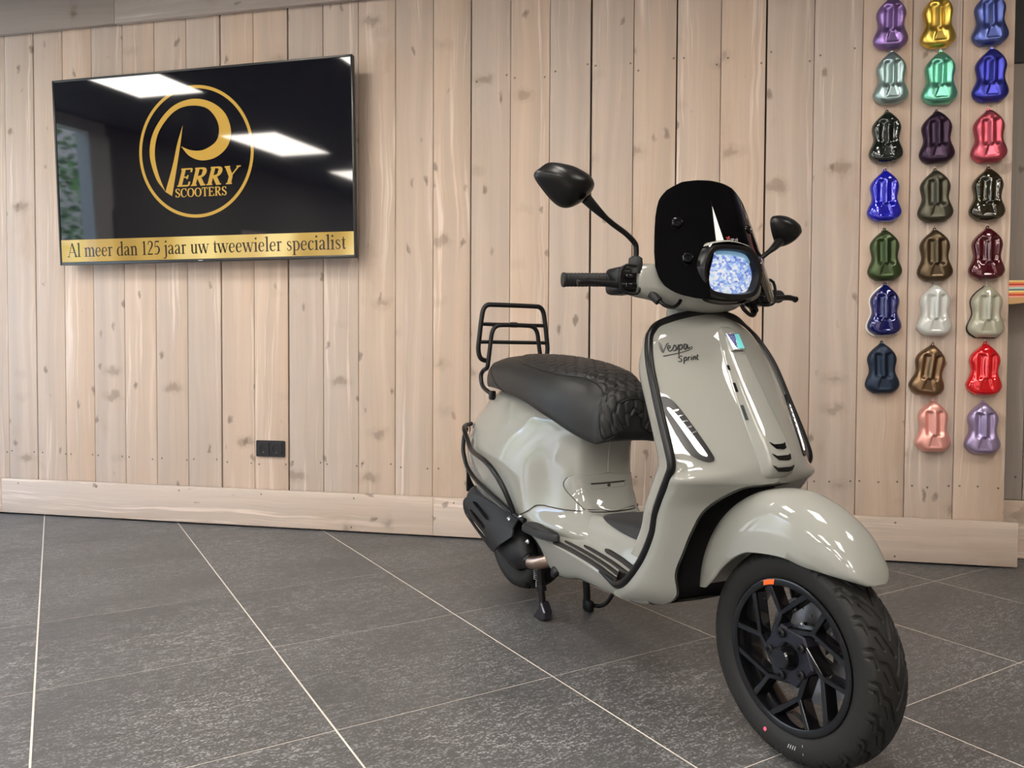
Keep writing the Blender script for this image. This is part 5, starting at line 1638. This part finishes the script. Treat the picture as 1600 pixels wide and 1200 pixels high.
for P_ in ([(1.1, .6), (1.0, -.4)], [(1.1, .55), (1.45, .6), (1.4, .1), (1.05, .1)], [(1.75, .6), (1.7, .0)], [(1.72, .35), (1.9, .6), (2.05, .55)], [(2.3, .6), (2.25, 0)], [(2.6, .6), (2.55, 0)], [(2.58, .35), (2.8, .62), (2.95, .5), (2.9, 0)], [(3.25, .95), (3.2, .0)], [(3.1, .6), (3.45, .6)]):
    stroke(sc_txt, spw(P_, .004, 1.150, .010), .0017, Fs, 0)
stee(sc_txt).build('screen_print', M['grey_print'], ws)

# grips, levers, switch blocks, mirrors
MIR_O = [(-.31 + (y_ + .31) * .93, z_) for y_, z_ in [(-.47, 1.283), (-.452, 1.303), (-.43, 1.314), (-.38, 1.312), (-.345, 1.302), (-.32, 1.289), (-.310, 1.270), (-.325, 1.246), (-.356, 1.223), (-.385, 1.215), (-.412, 1.223), (-.444, 1.250)]]
for s in (1, -1):     # s=1: rider's right (y<0)
    S_ = Matrix.Translation((0, 0, -.013)) @ Matrix.Scale(-1, 4, (0, 1, 0)) if s < 0 else Matrix.Identity(4)
    def side(mb):
        mb.xf(S_)
        if s < 0: mb.f = [f[::-1] for f in mb.f]
        return stee(mb)
    ga, gb = Vector((-.402, -.232, 1.059)), Vector((-.432, -.348, 1.056))
    gp = MB(); n_ = 40
    pth = [ga.lerp(gb, t) for t in np.linspace(0, 1, n_)]
    rad = [.0165 + (.0006 if k % 3 else -.0004) for k in range(n_)]; rad[0] = .020; rad[1] = .020; rad[-1] = .0175; rad[-2] = .0182; rad[-3] = .0182
    gp.tube(pth, rad, 16)
    side(gp).build('grip', M['rubber_grey'] if False else M['plastic_soft'], sco)
    sb = MB(); sb.box((-.378, -.213, 1.054), (.070, .060, .066), .014, seg=3); side(sb)
    swb = sb.build('switch_block', M['plastic'], sco)
    fr_ = MB(); yy0 = -.2
    fr_.tube(cr([(-.338, -.188, 1.085), (-.338, -.236, 1.083), (-.338, -.240, 1.030), (-.338, -.195, 1.022), (-.338, -.186, 1.05)], 4, True), .004, 6, closed=True)
    side(fr_).build('block_rim', M['plastic'], swb)
    kn = MB(); kn.box((-.340, -.214, 1.062), (.012, .026, .010), .003); kn.box((-.340, -.214, 1.040), (.014, .030, .012), .003); side(kn).build('lever_pivot', M['gloss'], swb)
    lv = MB().tube(cr([(-.345, -.195, 1.040), (-.346, -.235, 1.041), (-.358, -.28, 1.045), (-.362, -.315, 1.047), (-.364, -.336, 1.045), (-.366, -.345, 1.043)], 5), [.008] * 5 + [.0085] * 6 + [.0078] * 6 + [.0072] * 5 + [.0088] * 3 + [.006], 10)
    side(lv).build('brake_lever', M['plastic'], sco)
    if s > 0:
        stp = cr([(-.352, -.190, 1.10), (-.350, -.190, 1.128), (-.348, -.196, 1.144), (-.343, -.225, 1.164), (-.335, -.27, 1.184), (-.326, -.31, 1.205), (-.326, -.345, 1.232)], 5)
    else:
        stp = cr([(-.352, -.190, 1.10), (-.352, -.190, 1.128), (-.352, -.196, 1.140), (-.356, -.225, 1.158), (-.365, -.26, 1.178), (-.385, -.30, 1.200)], 5)
    stm = MB().tube(stp, [.0068] * (len(stp) - 8) + list(np.linspace(.0075, .0135, 8)), 10)
    mir_st = side(stm).build('mirror_stem', M['plastic'], sco)
    bt = MB().lathe([(.019, 1.070), (.0195, 1.082), (.0175, 1.092), (.0165, 1.108), (.010, 1.113), (.006, 1.114)], (-.352, -.190, 0), 'Z', 18); side(bt).build('stem_boot', M['plastic_soft'], mir_st)
    P = cr(MIR_O, 4, True); cy, cz = -.388, 1.263
    rings = []
    for k in (1.0, 1.0, .985, .93, .84, .7, .52, .3, .1):
        dpt = .052 * (1 - k ** 2.3) ** .75 if rings else -.012
        if len(rings) == 1: dpt = 0
        rings.append([(dpt, (p[0] - cy) * k, (p[1] - cz) * k + .0) for p in P])
    mh = MB().grid(np.array(rings), cv=True, flip=True); mh.add(rings[-1], [tuple(range(len(P)))], 0, True)
    gl = MB().add([(-.0105, (p[0] - cy) * .95, (p[1] - cz) * .95) for p in P], [tuple(range(len(P)))], 0, False)
    Mm = (Matrix.Translation((-.355, cy, cz)) @ Matrix.Rotation(math.radians(-4), 4, 'Z')) if s > 0 else (Matrix.Translation((-.400, -.330, 1.231)) @ Matrix.Rotation(math.radians(-22), 4, 'Z') @ Matrix.Rotation(math.radians(14), 4, 'X') @ Matrix.Scale(.87, 4))
    for q in (mh, gl): q.xf(Mm); side(q)
    mo_ = mh.build('mirror', M['plastic'], mir_st, autosmooth=math.radians(60))
    gl.build('mirror_glass', M['mirror'], mir_st)
    # brake hose loop under the headset
    hose = [(-.345, -.150, 1.022), (-.312, -.148, 1.004), (-.300, -.138, .992), (-.292, -.118, .990), (-.296, -.098, 1.006), (-.306, -.088, 1.035)]
    h_ = MB().tube(cr(hose, 5), .0048, 8); hs_ = side(h_).build('brake_hose', M['plastic'], sco)
    h2 = MB().tube([(-.332, -.158, 1.022), (-.312, -.149, 1.003)], .0105, 10); side(h2).build('hose_boot', M['plastic_soft'], hs_)
